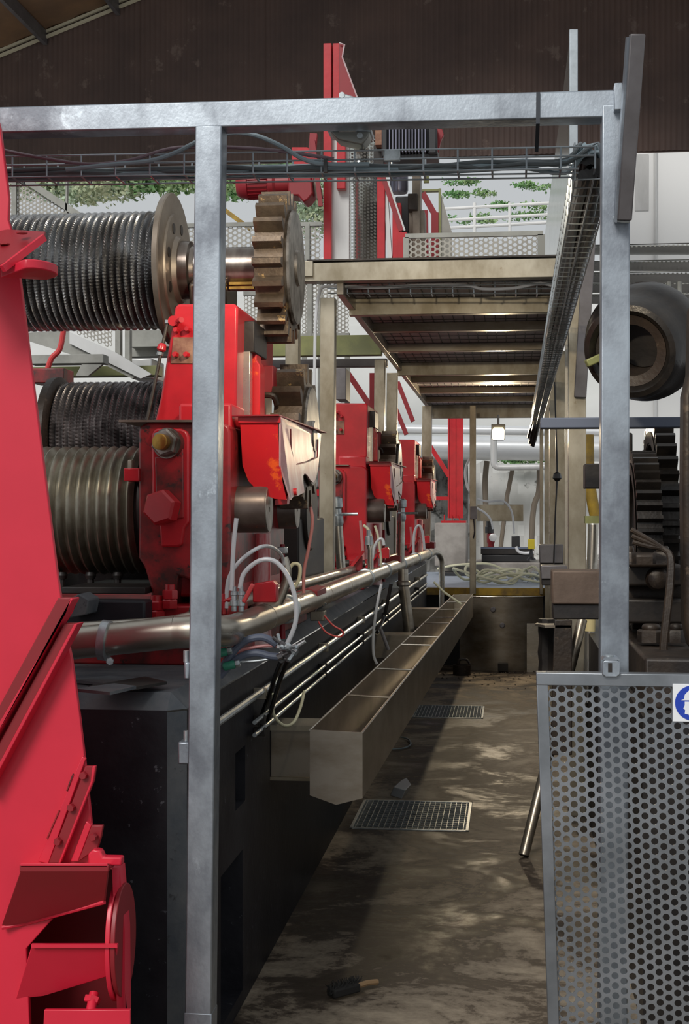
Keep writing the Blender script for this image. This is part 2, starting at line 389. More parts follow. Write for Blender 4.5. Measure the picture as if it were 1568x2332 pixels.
cp.add([(xl, y0, zt), (LX - CH, y0, zt), (LX - CH, y0 + CH, LZ), (xl, y0 + CH, LZ)], [(0, 1, 2, 3)])
cp.add([(LX - CH, y0, zt), (LX, y0 + CH, zt), (LX - CH, y0 + CH, LZ)], [(0, 1, 2)])
cp.add([(LX, y0 + CH, zt), (LX, y1, zt), (LX - CH, y1, LZ), (LX - CH, y0 + CH, LZ)], [(0, 1, 2, 3)])
cp.add([(xl, y0 + CH, LZ), (LX - CH, y0 + CH, LZ), (LX - CH, y1, LZ), (xl, y1, LZ)], [(0, 1, 2, 3)])
build('pale_edge', cp, 'block_grey', plinth)
# right plinth under the old dark mill
rp = struct('wall_plinth_right', MB().box(0.42, 4.5, 4.6, 15.0, 0, 1.0), 'iron_black')

# far gable wall of corrugated sheet, in lapped sheets
GY = 20.0
gz0 = P(1500, 343, GY).z
rl = [P(0, 115, GY), P(280, 0, GY)]
slope = (rl[1].z - rl[0].z) / (rl[1].x - rl[0].x)
ridge_x = P(890, 0, GY).x
def roof_z(x): return rl[1].z + slope * ((ridge_x - rl[1].x) - abs(x - ridge_x))
gw = struct('wall_gable', MB().box(ridge_x - 9, ridge_x + 9, GY + 0.10, GY + 0.16, gz0 + 0.01, gz0 + 0.12), 'wall_brown')
pitch = 0.076; xa = ridge_x - 0.025; sheets = []
for side in (-1, 1):
    for q in range(10):
        xs0 = ridge_x + side * q * 0.912; xs1 = xs0 + side * 0.912
        m = MB(); n = 48; x_lo, x_hi = min(xs0, xs1) - 0.04, max(xs0, xs1) + 0.04
        for i in range(n + 1):
            x = x_lo + (x_hi - x_lo) * i / n; y = GY + 0.012 * math.sin(2 * PI * x / pitch) + (0.004 if q % 2 else 0)
            m.v += [Vector((x, y, gz0)), Vector((x, y, roof_z(x) + 0.1))]
        m.f += [(2 * i, 2 * i + 2, 2 * i + 3, 2 * i + 1) for i in range(n)]
        build('corrugated_sheet', m, 'wall_brown', gw, ang=80)
# roof planes, purlins and the pale verge trim
for side, nm in ((-1, 'ceiling_slope_left'), (1, 'ceiling_slope_right')):
    m = MB(); n = 100
    for i in range(n + 1):
        x = ridge_x + side * 9.0 * i / n; z = roof_z(x) + 0.012 * math.sin(i * 1.3)
        m.v += [Vector((x, 15.5, z)), Vector((x, GY + 0.05, z))]
    m.f += [(2 * i, 2 * i + 1, 2 * i + 3, 2 * i + 2) for i in range(n)]
    ro = struct(nm, m, 'roof_brown', ang=60)
    v0 = Vector((ridge_x, GY - 0.06, roof_z(ridge_x) - 0.03)); v1 = Vector((ridge_x + side * 8.8, GY - 0.06, roof_z(ridge_x + side * 8.8) - 0.03))
    for dz in (0.0, -0.075):
        build('verge_strip', MB().bar(v0 + Vector((0, 0, dz)), v1 + Vector((0, 0, dz)), 0.05, 0.035, (0, 1, 0)), 'cream_trim', ro)
    for q in range(8):
        x = ridge_x + side * (0.7 + q * 1.08); z = roof_z(x)
        if side == -1 and q >= 1: pass
        build('purlin', MB().box(x - 0.03, x + 0.03, 15.5, GY - 0.02, z - 0.20, z - 0.01), 'alu_dark', ro)

# ground outside, rising pale hillside and a white building seen through the opening
struct('ground_outside', MB().box(-14, 14, 15.3, 30, -0.4, -0.2), 'pale_ground')
m = MB(); nx, ny = 40, 14
for j in range(ny + 1):
    for i in range(nx + 1):
        x = -16 + 32 * i / nx; y = 27 + 16 * j / ny
        z = -0.3 + 9.5 * (j / ny) ** 0.9 + 0.25 * math.sin(i * 1.7 + j * 2.1) + 0.2 * math.sin(i * 0.6 - j)
        m.v.append(Vector((x, y, z)))
for j in range(ny):
    for i in range(nx):
        a = j * (nx + 1) + i; m.f.append((a, a + 1, a + nx + 2, a + nx + 1))
struct('hillside', m, 'hill', ang=80)
def hill_z(y): return -0.3 + 9.5 * (max(0, (y - 27) / 16)) ** 0.9
# white building on the right
wb = thing('white_building', 'plain white building wall beyond the right-hand walkway', 'building', (3.9, 24, -0.2))
a = P(1428, 345, 24); b = P(1700, 800, 24)
build('wall', MB().box(a.x, a.x + 6, 24, 26, -0.2, 9.0), 'white_wall', wb)
build('window_strip', MB().box(a.x + 0.12, a.x + 0.34, 23.98, 24.02, P(1450, 480, 24).z, P(1450, 352, 24).z), 'white_panel', wb)
build('downpipe', MB().cyl((a.x + 0.45, 23.96, 2.0), (a.x + 0.45, 23.96, 8.9), 0.03, 8), 'white_panel', wb)

# ================================================================== FRONT FRAME
YF = 3.70
def tubebar(p0, p1, w_, d_): return MB().bar(p0, p1, w_, d_)
fr = thing('portal_frame', 'grey metal box-section portal frame standing across the corridor entrance', 'frame', (P(460, 2332, YF).x, YF, 0))
k = YF / F
def ext(px0, py0, px1, py1, z):                                      # axis of a post through two pixels, continued down to height z
    a_ = P(px0, py0, YF + 0.037); b_ = P(px1, py1, YF + 0.037); t = (z - a_.z) / (b_.z - a_.z); return a_ + (b_ - a_) * t
lp0 = ext(481, 290, 457, 2320, 0.0); lp1 = P(481, 293, YF + 0.037)
left_post = build('post', MB().bar(lp0, lp1, 0.072, 0.074), 'alu', fr, bev=0.004)
build('sleeve', MB().bar(lp0, ext(481, 290, 457, 2308, P(457, 2308, YF).z), 0.0745, 0.0765), 'alu', left_post, bev=0.002)
rp0 = ext(1400, 280, 1396, 1530, 0.0); rp1 = P(1400, 246, YF + 0.037)
right_post = build('post', MB().bar(rp0, rp1, 0.072, 0.074), 'alu', fr, bev=0.004)
bm0 = P(-120, 284.5, YF + 0.037); bm1 = P(1399, 244, YF + 0.037)
build('beam', MB().bar(bm0, bm1, 0.070, 0.072, (0, 0, 1)), 'alu', fr, bev=0.004)
build('corner_bracket', pbox(1398, 188, 1416, 250, YF - 0.03, YF + 0.03), 'alu', fr, bev=0.002)
arm = MB()
a0, a1 = P(1420, 500, YF - 0.03), P(1450, 78, YF - 0.16)
build('arm', MB().bar(a0, a1, 0.036, 0.05), 'alu_dark', fr, bev=0.003)
build('arm_edge', MB().bar(a0 + Vector((-0.021, 0.02, 0)), a1 + Vector((-0.021, 0.02, 0)), 0.006, 0.06), 'alu', fr)
build('weld', MB().tube([P(1398, 492, YF - 0.01), P(1404, 503, YF - 0.012), P(1433, 505, YF - 0.012)], 0.004, 6, 3), 'zinc', fr)
for (x0, y0_, x1, y1_) in ((404, 1690, 431, 1741), (418, 1508, 431, 1548)):
    lg = build('hinge_lug', pbox(x0, y0_, x1, y1_, YF + 0.0, YF + 0.05), 'alu', fr, bev=0.005)
    build('hinge_pin', MB().cyl(P(x1 - 7, y0_, YF + 0.025), P(x1 - 7, y0_ - 26, YF + 0.025), 0.008, 12), 'zinc', lg)

# floodlight with its back to us, clamped to the beam
fd = thing('floodlight', 'grey cast floodlight hanging behind the top beam beside the red upright', 'lamp', P(795, 330, YF + 0.1))
build('housing', ppoly([(748, 296), (842, 296), (838, 312), (824, 330), (806, 326), (770, 318)], YF + 0.10, 0.07), 'lamp_body', fd, bev=0.004)
build('bezel', ppoly([(746, 290), (844, 290), (844, 300), (746, 300)], YF + 0.10, 0.09), 'zinc', fd)
for (x, y) in ((820, 311), (779, 219)):
    build('screw_boss', MB().lathe(P(x, y, YF + 0.10) , (0, -1, 0), [(0, 0.009), (0.012, 0.008)], 14), 'zinc', fd)
build('mount_ear', ppoly([(770, 224), (777, 214), (788, 214), (812, 222), (812, 300), (770, 300)], YF + 0.09, 0.02), 'zinc', fd, bev=0.003)
ld = bpy.data.lights.new('floodlight_beam', 'SPOT'); ld.energy = 70; ld.color = (1.0, 0.86, 0.64); ld.spot_size = math.radians(150); ld.spot_blend = 0.6; ld.shadow_soft_size = 0.05
lo = bpy.data.objects.new('floodlight_beam', ld); COL.objects.link(lo); lo.location = P(800, 318, YF + 0.25)
lo.rotation_euler = Vector((0.12, 0.95, 0.10)).to_track_quat('-Z', 'Y').to_euler()

# black strap between beam and tray
tag(build('cable_strap', MB().bar(P(1225, 210, YF - 0.004), P(1224, 282, YF - 0.004), 0.010, 0.003).bar(P(1224, 282, YF), P(1221, 345, YF + 0.16), 0.010, 0.003), 'strap'),
    'thin black strap looped over the beam holding the cable tray', 'strap')

# ================================================================== CABLE TRAYS
YT = 3.86
def trayX(px, py, dy=0.0): return P(px, py, YT + dy)
def lerp(a_, b_, t): return a_ + (b_ - a_) * t
ct = thing('cable_tray', 'galvanised wire basket tray running level under the top beam', 'cable tray', P(690, 395, YT))
L0t, L0m, L0b = trayX(-40, 357), trayX(-40, 378), trayX(-40, 405)
L1t, L1m, L1b = trayX(1352, 334), trayX(1352, 354), trayX(1318, 384)
W_ = 0.10
for (a_, b_) in ((L0t, L1t), (L0m, L1m), (L0b, L1b)):
    build('long_wire', MB().tube([a_, b_], 0.0026, 6), 'galv', ct)
    build('long_wire', MB().tube([a_ + Vector((0, W_, 0)), b_ + Vector((0, W_, 0))], 0.0026, 6), 'galv', ct)
build('long_wire', MB().tube([L0b + Vector((0, W_ / 2, 0)), L1b + Vector((0, W_ / 2, 0))], 0.0026, 6), 'galv', ct)
for q in range(18):
    px = 28 + q * 78.2 - (3 if q > 9 else 0)
    t = (px + 40) / 1392.0
    tp = lerp(L0t, L1t, t); tb = lerp(L0b, trayX(1352, 383), t)
    tp.x = tb.x = trayX(px, 370).x
    build('cross_wire', MB().tube([tp, tb, tb + Vector((0, W_, 0)), tp + Vector((0, W_, 0))], 0.0028, 6), 'galv', ct)
build('splice_clamp', MB().box(*(lambda c: (c.x - 0.022, c.x + 0.022, YT - 0.012, YT + 0.006, c.z - 0.02, c.z + 0.012))(trayX(892, 352))), 'zinc', ct, bev=0.003)
build('end_hook', MB().tube([L1t, trayX(1340, 338, 0.03), trayX(1362, 325, 0.0), trayX(1366, 350, 0.0)], 0.003, 6, 5), 'galv', ct)

# side tray running away along the corridor
SX0, SX1, SZ = 0.175, 0.275, 2.55
st = thing('cable_tray', 'long wire basket tray full of black cables receding along the corridor', 'cable tray', (0.22, 8, SZ))
def sx(Y, e): return (SX0 if e == 0 else SX1) + 0.045 * (Y - 3.9) / 10.0
Y0s, Y1s = 3.9, 14.6
for e, dz in ((0, 0), (0, 0.05), (1, 0), (1, 0.05), (0, 0.10), (1, 0.10)):
    build('long_wire', MB().tube([(sx(Y0s, e), Y0s, SZ + dz), (sx(Y1s, e), Y1s, SZ + dz)], 0.0026, 6), 'galv', st)
build('long_wire', MB().tube([((sx(Y0s, 0) + sx(Y0s, 1)) / 2, Y0s, SZ), ((sx(Y1s, 0) + sx(Y1s, 1)) / 2, Y1s, SZ)], 0.0026, 6), 'galv', st)
y = Y0s
while y < Y1s:
    build('cross_wire', MB().tube([(sx(y, 0), y, SZ + 0.10), (sx(y, 0), y, SZ), (sx(y, 1), y, SZ), (sx(y, 1), y, SZ + 0.10)], 0.0028, 5), 'zinc', st); y += 0.10
# cables: they lie in the front tray, turn the corner and run on down the side tray
random.seed(3)
for q in range(11):
    pts = []
    dyc = 0.012 + 0.075 * random.random(); base = 0.010 + 0.022 * random.random()
    for s_ in range(15):
        t = s_ / 14.0; c = lerp(L0b, trayX(1290, 384), t); rise = 0.020 * max(0, (t - 0.75) / 0.25) * random.random()
        pts.append(Vector((c.x, YT + dyc + random.uniform(-0.008, 0.008), c.z + base + random.uniform(-0.005, 0.005) + rise)))
    ox = 0.018 + 0.066 * (q + 0.5) / 11; oz = 0.012 + 0.055 * random.random()
    pts.append(Vector((sx(3.9, 0) + ox * 0.8, YT + 0.05 + 0.02 * random.random(), SZ + 0.075 + 0.03 * random.random())))
    for yy in (4.05, 4.2, 4.5):
        pts.append(Vector((sx(yy, 0) + ox + random.uniform(-0.01, 0.01), yy, SZ + oz + random.uniform(-0.006, 0.006))))
    tag(build('tray_cable', MB().tube(pts, random.choice((0.0055, 0.0065, 0.0075)), 8, 3), 'cable_grey' if q % 3 else 'cable_dark'),
        'grey electric cable bundled with others in the wire basket tray', 'cable', 'grey cables in the front tray')
for q in range(9):
    ox = 0.016 + 0.070 * (q % 5) / 4; oz = 0.020 + 0.034 * (q // 5); pts = []
    for yy in (3.93, 4.3, 5.0, 6.0, 7.5, 9, 11, 13, 14.6):
        pts.append(Vector((sx(yy, 0) + ox + random.uniform(-0.008, 0.008), yy, SZ + oz + random.uniform(-0.008, 0.012))))
    pts.append(Vector((sx(14.6, 0) + ox - 0.05, 14.9, SZ - 0.12 - 0.1 * random.random())))
    tag(build('tray_cable', MB().tube(pts, 0.0150, 8, 4), 'cable_black'), 'thick black cable in the receding side tray', 'cable', 'black cables in the side tray')
tag(build('loop_cable', MB().tube([trayX(x, y, 0.0) for x, y in ((-30, 330), (20, 345), (110, 362), (200, 374), (290, 366), (380, 340), (440, 335), (560, 337), (660, 347), (760, 362))], 0.005, 8, 6), 'cable_purple'),
    'purplish cable sagging loosely above the tray at upper left', 'cable')
tag(build('loop_cable', MB().tube([trayX(x, y, -0.006) for x, y in ((150, 386), (260, 374), (340, 366), (400, 347), (450, 322), (500, 307), (545, 303), (590, 311), (640, 333), (690, 362), (740, 374), (840, 374))], 0.0062, 8, 6), 'cable_grey'),
    'grey cable arching up over the tray in front of the left post', 'cable')
tag(build('cable_tie', MB().bar(trayX(741, 362, -0.012), trayX(741, 393, -0.012), 0.010, 0.012), 'cable_black'), 'black cable tie wrapped round the tray cables below the red upright', 'cable tie')

# ================================================================== PERFORATED GATE leaning on the right post
YG = 3.60
g0 = P(1220, 1530, YG); gw_ = 0.62; lean = Vector((0.028, 0.06, 0)) 
gt = thing('perforated_gate', 'perforated sheet metal gate hooked upright on the right post', 'gate', (g0.x + 0.3, YG, 0.02))
gz_top = g0.z; gz_bot = 0.04
bl = Vector((g0.x + 0.040, YG, gz_bot)); tl = Vector((g0.x, YG, gz_top)); uz = (tl - bl).normalized(); ux = Vector((1, 0, 0))
Hh = (tl - bl).length
build('sheet', MB().perf(bl + ux * 0.040 + uz * 0.03, ux, uz, gw_ - 0.06, Hh - 0.062, 0.0250, 0.0089, 0.003, 12), 'perf_gate', gt, ang=50)
for (p0, p1, sdv) in ((bl + ux * 0.014, tl + ux * 0.014, (1, 0, 0)), (bl + ux * (gw_ - 0.014), tl + ux * (gw_ - 0.014), (1, 0, 0))):
    build('stile', MB().bar(p0 + Vector((0, 0.006, 0)), p1 + Vector((0, 0.006, 0)), 0.028, 0.04), 'perf_gate', gt, bev=0.002)
build('rail', MB().bar(tl + uz * -0.016 + Vector((0, 0.006, 0)), tl + uz * -0.016 + ux * gw_ + Vector((0, 0.006, 0)), 0.032, 0.042, (0, 0, 1)), 'perf_gate', gt, bev=0.002)
build('rail', MB().bar(bl + uz * 0.016 + Vector((0, 0.006, 0)), bl + uz * 0.016 + ux * gw_ + Vector((0, 0.006, 0)), 0.032, 0.042, (0, 0, 1)), 'perf_gate', gt, bev=0.002)
hk = build('hook_plate', ppoly([(1370, 1508), (1376, 1503), (1406, 1503), (1412, 1510), (1412, 1536), (1404, 1543), (1378, 1543), (1370, 1536)], YG - 0.025, 0.006), 'alu', gt, bev=0.003)
build('hook_slot', pbox(1384, 1510, 1393, 1531, YG - 0.0275, YG - 0.0245), 'iron_black', hk)
build('hook_return', ppoly([(1370, 1503), (1412, 1503), (1404, 1497), (1376, 1497)], YG - 0.025, 0.06), 'alu', gt)
build('hook_bolt', MB().cyl(P(1386, 1500, YG - 0.005), P(1386, 1492, YG - 0.005), 0.011, 12), 'zinc', gt)
# blue mandatory sign
sg = thing('safety_sign', 'white square sign with blue head protection symbol on the gate', 'sign', P(1575, 1642, YG - 0.02))
ks = YG / F
sc0 = P(1577, 1601, YG - 0.018)
build('plate', MB().box(sc0.x - 44 * ks, sc0.x + 44 * ks, YG - 0.018, YG - 0.014, sc0.z - 42 * ks, sc0.z + 42 * ks), 'sign_white', sg, bev=0.001)
build('blue_disc', MB().lathe((sc0.x, YG - 0.018, sc0.z), (0, -1, 0), [(0, 39 * ks), (0.0012, 39 * ks)], 40), 'sign_blue', sg)
def spoly(pts, off): return MB().prism([Vector((sc0.x + x * ks, YG - 0.0192, sc0.z + y * ks)) for x, y in pts], (0, -off, 0))
build('helmet_symbol', spoly([(-26, 6), (-20, 8), (-18, 18), (-10, 27), (2, 30), (14, 26), (20, 16), (22, 6)], 0.001), 'sign_white', sg)
build('face_symbol', spoly([(-18, 3), (18, 3), (19, -12), (14, -20), (14, -32), (-8, -32), (-9, -26), (-18, -24), (-17, -16), (-21, -12), (-18, -5)], 0.001), 'sign_white', sg)

# ================================================================== OVERHEAD PLATFORM
PZ0 = 2.92
pf = thing('overhead_walkway', 'steel overhead walkway on square posts, its underside seen above the corridor', 'walkway', (-0.33, 11.5, PZ0 - 0.1))
PLX, PRX = -0.95, 0.36
nb = P(1000, 592, 7.75)
build('edge_beam', MB().box(P(688, 600, 7.72).x, P(1325, 600, 7.72).x, 7.72, 7.80, P(1000, 636, 7.72).z, P(1000, 592, 7.72).z), 'alu_warm', pf, bev=0.004)
build('edge_clip', pbox(691, 594, 712, 630, 7.70, 7.73), 'alu_warm', pf, bev=0.003)
build('bolt_strip', MB().box(P(700, 590, 7.75).x, P(1322, 590, 7.75).x, 7.71, 7.82, P(1000, 592, 7.75).z, P(1000, 588, 7.75).z), 'iron_brown', pf)
cy = [8.45, 9.55, 10.75, 12.1, 13.3, 14.5, 15.7, 16.9]
cw = [0.10, 0.06, 0.06, 0.11, 0.06, 0.06, 0.06, 0.16]
for y, h in zip(cy, cw):
    build('cross_beam', MB().box(PLX, PRX, y - 0.035, y + 0.035, PZ0 - h, PZ0), 'alu_warm' if h > 0.09 else 'stainless_dirty', pf, bev=0.003)
for s_ in ((7.80, 8.45), (8.45, 9.55), (9.55, 10.75), (10.75, 12.1), (12.1, 13.3), (13.3, 14.5), (14.5, 15.7), (15.7, 16.9)):
    sh = build('deck_sheet', MB().box(PLX, PRX, s_[0] + 0.004, s_[1] - 0.004, PZ0 + 0.002, PZ0 + 0.012), 'deck_sheet', pf)
    m = MB(); x = PLX + 0.04
    while x < PRX: m.box(x - 0.003, x + 0.003, s_[0], s_[1], PZ0 - 0.004, PZ0 + 0.001); x += 0.068
    y = s_[0] + 0.05
    while y < s_[1]: m.box(PLX, PRX, y - 0.0025, y + 0.0025, PZ0 - 0.005, PZ0 - 0.001); y += 0.22
    g = build('grating_bars', m, 'deck_bar', sh); g['kind'] = 'stuff'
for x in (PLX + 0.02, PRX - 0.02):
    build('side_channel', MB().box(x - 0.02, x + 0.02, 7.80, 16.9, PZ0 - 0.07, PZ0 + 0.05), 'stainless_dirty', pf, bev=0.003)
build('tray_bracket', MB().tube([(PLX + 0.05, 7.86, PZ0 - 0.02), (PRX, 7.86, PZ0 - 0.02)], 0.004, 6), 'zinc', pf)
# posts under the left edge, standing on the plinth
def lpost(px0, py0, px1, py1, w_, Y, m='alu_warm'):
    a_ = P((px0 + px1) / 2, py0, Y); b_ = P((px0 + px1) / 2 - 4, py1, Y); b_ = a_ + (b_ - a_) * ((LZ - a_.z) / (b_.z - a_.z))
    build('post', MB().bar(b_, Vector((a_.x, a_.y, a_.z)), w_, w_), m, pf, bev=0.004)
lpost(730, 680, 765, 1370, 0.084, 7.94)
lpost(853, 820, 877, 1330, 0.082, 11.1)
lpost(880, 850, 906, 1300, 0.090, 12.15)
lpost(961, 925, 984, 1290, 0.105, 15.7)
lpost(652, 590, 684, 1290, 0.080, 8.3)
for (pa, Y, w_) in ((1313, 7.85, 0.095), (1277, 11.1, 0.085), (1261, 12.9, 0.08), (1247, 15.4, 0.07)):
    a_ = P(pa, 700, Y); build('post', MB().box(a_.x - w_ / 2, a_.x + w_ / 2, Y - w_ / 2, Y + w_ / 2, 0, PZ0 + (0.35 if Y < 8 else -0.03)), 'alu_warm', pf, bev=0.004)
for (px, py0, py1, Y) in ((1293, 600, 1520, 8.6), (1270, 860, 1400, 11.9), (1254, 900, 1380, 13.7)):
    a_ = P(px, py0, Y); build('brace_strip', MB().box(a_.x - 0.018, a_.x + 0.018, Y, Y + 0.04, P(px, py1, Y).z, PZ0), 'stainless', pf)
# leaning angle bolted to the second right post
tag(build('angle_arm', MB().bar(P(1320, 905, 7.77), P(1343, 512, 7.70), 0.065, 0.05), 'alu_dark', bev=0.003), 'dark angle arm bolted to the second right post behind the tray', 'bracket')
# wire tray and cable under the near edge
ut = thing('cable_tray', 'narrow wire tray with one pale cable under the near edge of the walkway', 'cable tray', P(1000, 675, 7.9))
for py in (642, 657, 668):
    build('long_wire', MB().tube([P(745, py, 7.9), P(1275, py, 7.9)], 0.004, 5), 'zinc', ut)
for q in range(11):
    px = 790 + q * 48; build('cross_wire', MB().tube([P(px, 641, 7.9), P(px, 669, 7.9), P(px, 669, 7.9) + Vector((0, 0.1, 0))], 0.004, 5), 'zinc', ut)
tag(build('pale_cable', MB().tube([P(x, y, 7.88) for x, y in ((717, 1110), (716, 900), (718, 740), (726, 672), (745, 652), (850, 655), (950, 650), (1060, 650), (1100, 658), (1170, 656), (1230, 645), (1270, 656))], 0.009, 8, 5), 'hose_clear'),
    'pale cable dropping down the near walkway post from the wire tray', 'cable')
# perforated toe guard on the walkway
tg = thing('toe_guard', 'perforated steel guard standing on the near edge of the walkway', 'guard', P(1080, 588, 7.95))
a_ = P(922, 588, 7.95); b_ = P(1236, 534, 7.95)
build('sheet', MB().perf(a_ + Vector((0.02, 0, 0.0)), (1, 0, 0), (0, 0, 1), b_.x - a_.x - 0.04, b_.z - a_.z - 0.01, 0.031, 0.0118, 0.003, 6), 'perf_steel', tg, ang=50)
build('top_rail', MB().box(a_.x, b_.x, 7.94, 7.97, b_.z - 0.005, b_.z + 0.02), 'grey_paint', tg)
build('end_post', MB().box(b_.x - 0.03, b_.x + 0.01, 7.94, 7.98, a_.z, b_.z), 'grey_paint', tg)
build('end_post', MB().box(a_.x - 0.01, a_.x + 0.02, 7.94, 7.98, a_.z, b_.z), 'grey_paint', tg)
# tall polished side wall along the right of the walkway
sw = thing('side_screen', 'tall polished sheet metal screen along the right edge of the walkway', 'screen', (0.37, 12, PZ0 + 0.05))
xa_ = P(1303, 75, 8.05).x; zt_ = P(1303, 75, 8.05).z
for q in range(4):
    y0_ = 8.05 + q * 2.1; build('sheet', MB().box(xa_ - 0.012, xa_ - 0.004, y0_, y0_ + 2.09, PZ0 + 0.05, zt_), 'plate_polish', sw)
build('end_flange', MB().box(xa_ - 0.02, xa_ + 0.027, 8.0, 8.05, PZ0 + 0.05, zt_ + 0.005), 'galv', sw, bev=0.004)

# ================================================================== RED MILLS
def gearset(o, ax_x, Y, z, x0, x1, r0, r1, n, parent, face='gear_face', ph=0.0):
    build('pinion', MB().gear((x0, Y, z), (1, 0, 0), r0, r1, n, x1 - x0, r0 * 0.55, ph), 'gear_rust', parent, ang=30, bev=0.0)
    d = build('gear_disc', MB().lathe((x0 + 0.005, Y, z), (1, 0, 0), [(0, r0 * 0.60), (x1 - x0 + 0.004, r0 * 0.93), (x1 - x0 + 0.012, r0 * 0.90), (x1 - x0 + 0.012, r0 * 0.30), (x1 - x0 + 0.022, r0 * 0.28)], 48), face, parent)
    return d
def ribbed(x0, x1, Y, z, r, nr, depth, teeth=0, tdepth=0.0, nc=64, lead=0.0):
    m = MB(); per = 6; na = nr * per + 1
    for i in range(na):
        t = i / (na - 1); x = x0 + (x1 - x0) * t
        for k in range(nc):
            g = 2 * PI * k / nc; ph = (t * nr + lead * k / nc) % 1.0
            rr = (0.5 + 0.5 * math.cos(2 * PI * (ph - 0.5))) ** 0.8
            tt = tdepth * rr * (0.5 + 0.5 * math.cos(teeth * g + i * 0.9)) if teeth else 0
            q = r - depth * (1 - rr) + tt
            m.v.append(Vector((x, Y - q * math.cos(g), z + q * math.sin(g))))
    for i in range(na - 1):
        for k in range(nc):
            k2 = (k + 1) % nc; m.f.append((i * nc + k, i * nc + k2, (i + 1) * nc + k2, (i + 1) * nc + k))
    m.f.append(tuple(range(nc))); m.f.append(tuple((na - 1) * nc + k for k in range(nc)))
    return m

# --- top grooved drum with flange, shaft and pinion (first mill only)
YA, zA = 5.30, P(300, 618, 5.30).z
dr = thing('grooved_roller', 'upper steel roller wound with knurled ridges, with flange and big pinion', 'roller', (-1.3, YA, zA - 0.29))
build('drum', ribbed(-2.05, -1.285, YA, zA, 0.214, 29, 0.027, 110, 0.012, 550), 'roller_bright', dr, ang=40)
fx = -1.262
build('flange', MB().lathe((fx - 0.022, YA, zA), (1, 0, 0), [(0, 0.285), (0.020, 0.290), (0.024, 0.285), (0.026, 0.215)], 72), 'flange_steel', dr)
wbp = build('web_plate', MB().lathe((fx, YA, zA), (1, 0, 0), [(0, 0.214), (0.012, 0.21), (0.014, 0.13), (0.03, 0.12)], 64), 'flange_steel', dr)
for k in range(8):
    g = 2 * PI * k / 8 + 0.25
    build('lightening_hole', MB().lathe((fx + 0.0125, YA - 0.165 * math.cos(g), zA + 0.165 * math.sin(g)), (1, 0, 0), [(0, 0.020), (0.003, 0.020)], 16), 'iron_black', wbp)
build('hub', MB().lathe((fx + 0.01, YA, zA), (1, 0, 0), [(0, 0.112), (0.055, 0.108), (0.06, 0.09), (0.075, 0.086)], 48), 'shaft_steel', dr)
build('shaft', MB().lathe((fx + 0.05, YA, zA), (1, 0, 0), [(0, 0.083), (0.285, 0.083)], 48), 'shaft_steel', dr)
build('collar', MB().lathe((-0.945, YA, zA), (1, 0, 0), [(0, 0.092), (0.004, 0.104), (0.022, 0.104), (0.026, 0.092)], 40), 'iron_black', dr)
gearset(None, 0, YA, zA, -0.918, -0.812, 0.232, 0.283, 22, dr, ph=0.07)
build('far_flange', MB().lathe((-2.07, YA, zA), (1, 0, 0), [(0, 0.29), (0.02, 0.29), (0.022, 0.2)], 48), 'flange_steel', dr)
brg = thing('bearing_block', 'greasy steel bearing cap under the upper roller shaft', 'bearing', (-1.13, YA, zA - 0.25))
build('cap', MB().prism([(-1.185, YA - 0.02, zA - 0.02), (-1.185, YA - 0.12, zA - 0.07), (-1.185, YA - 0.10, zA - 0.16), (-1.185, YA + 0.12, zA - 0.16), (-1.185, YA + 0.12, zA - 0.05)], (0.14, 0, 0)), 'shaft_steel', brg, bev=0.01)
for dz_ in (-0.066, -0.082): build('brass_shell', MB().box(-1.04, -0.945, YA - 0.078, YA - 0.05, zA + dz_ - 0.005, zA + dz_ + 0.005), 'brass', brg)

# --- middle and lower rollers of the first mill
YC, zC = 5.72, P(300, 1000, 5.72).z
rc = thing('grooved_roller', 'middle dark knurled roller behind the shiny lower roller', 'roller', (-1.7, YC, zC - 0.26))
xc0 = P(118, 930, 5.55).x
build('drum', ribbed(xc0, -1.20, YC, zC, 0.230, 24, 0.020, 100, 0.009, 500), 'roller_dark', rc, ang=40)
build('flange', MB().lathe((xc0 - 0.045, YC, zC), (1, 0, 0), [(0, 0.255), (0.03, 0.258), (0.045, 0.235)], 64), 'iron_brown', rc)
YB, zB = 4.98, P(300, 1162, 4.98).z
rb = thing('grooved_roller', 'lower shiny roller with broad smooth ribs beside the red housing', 'roller', (-1.6, YB, zB - 0.23))
build('drum', ribbed(-2.10, P(300, 1162, 4.75).x, YB, zB, 0.230, 23, 0.016, 0, 0, 128), 'roller_smooth', rb, ang=40)
build('shaft_neck', MB().lathe((P(298, 1162, 4.75).x, YB, zB), (1, 0, 0), [(0, 0.20), (0.10, 0.20)], 48), 'iron_black', rb)

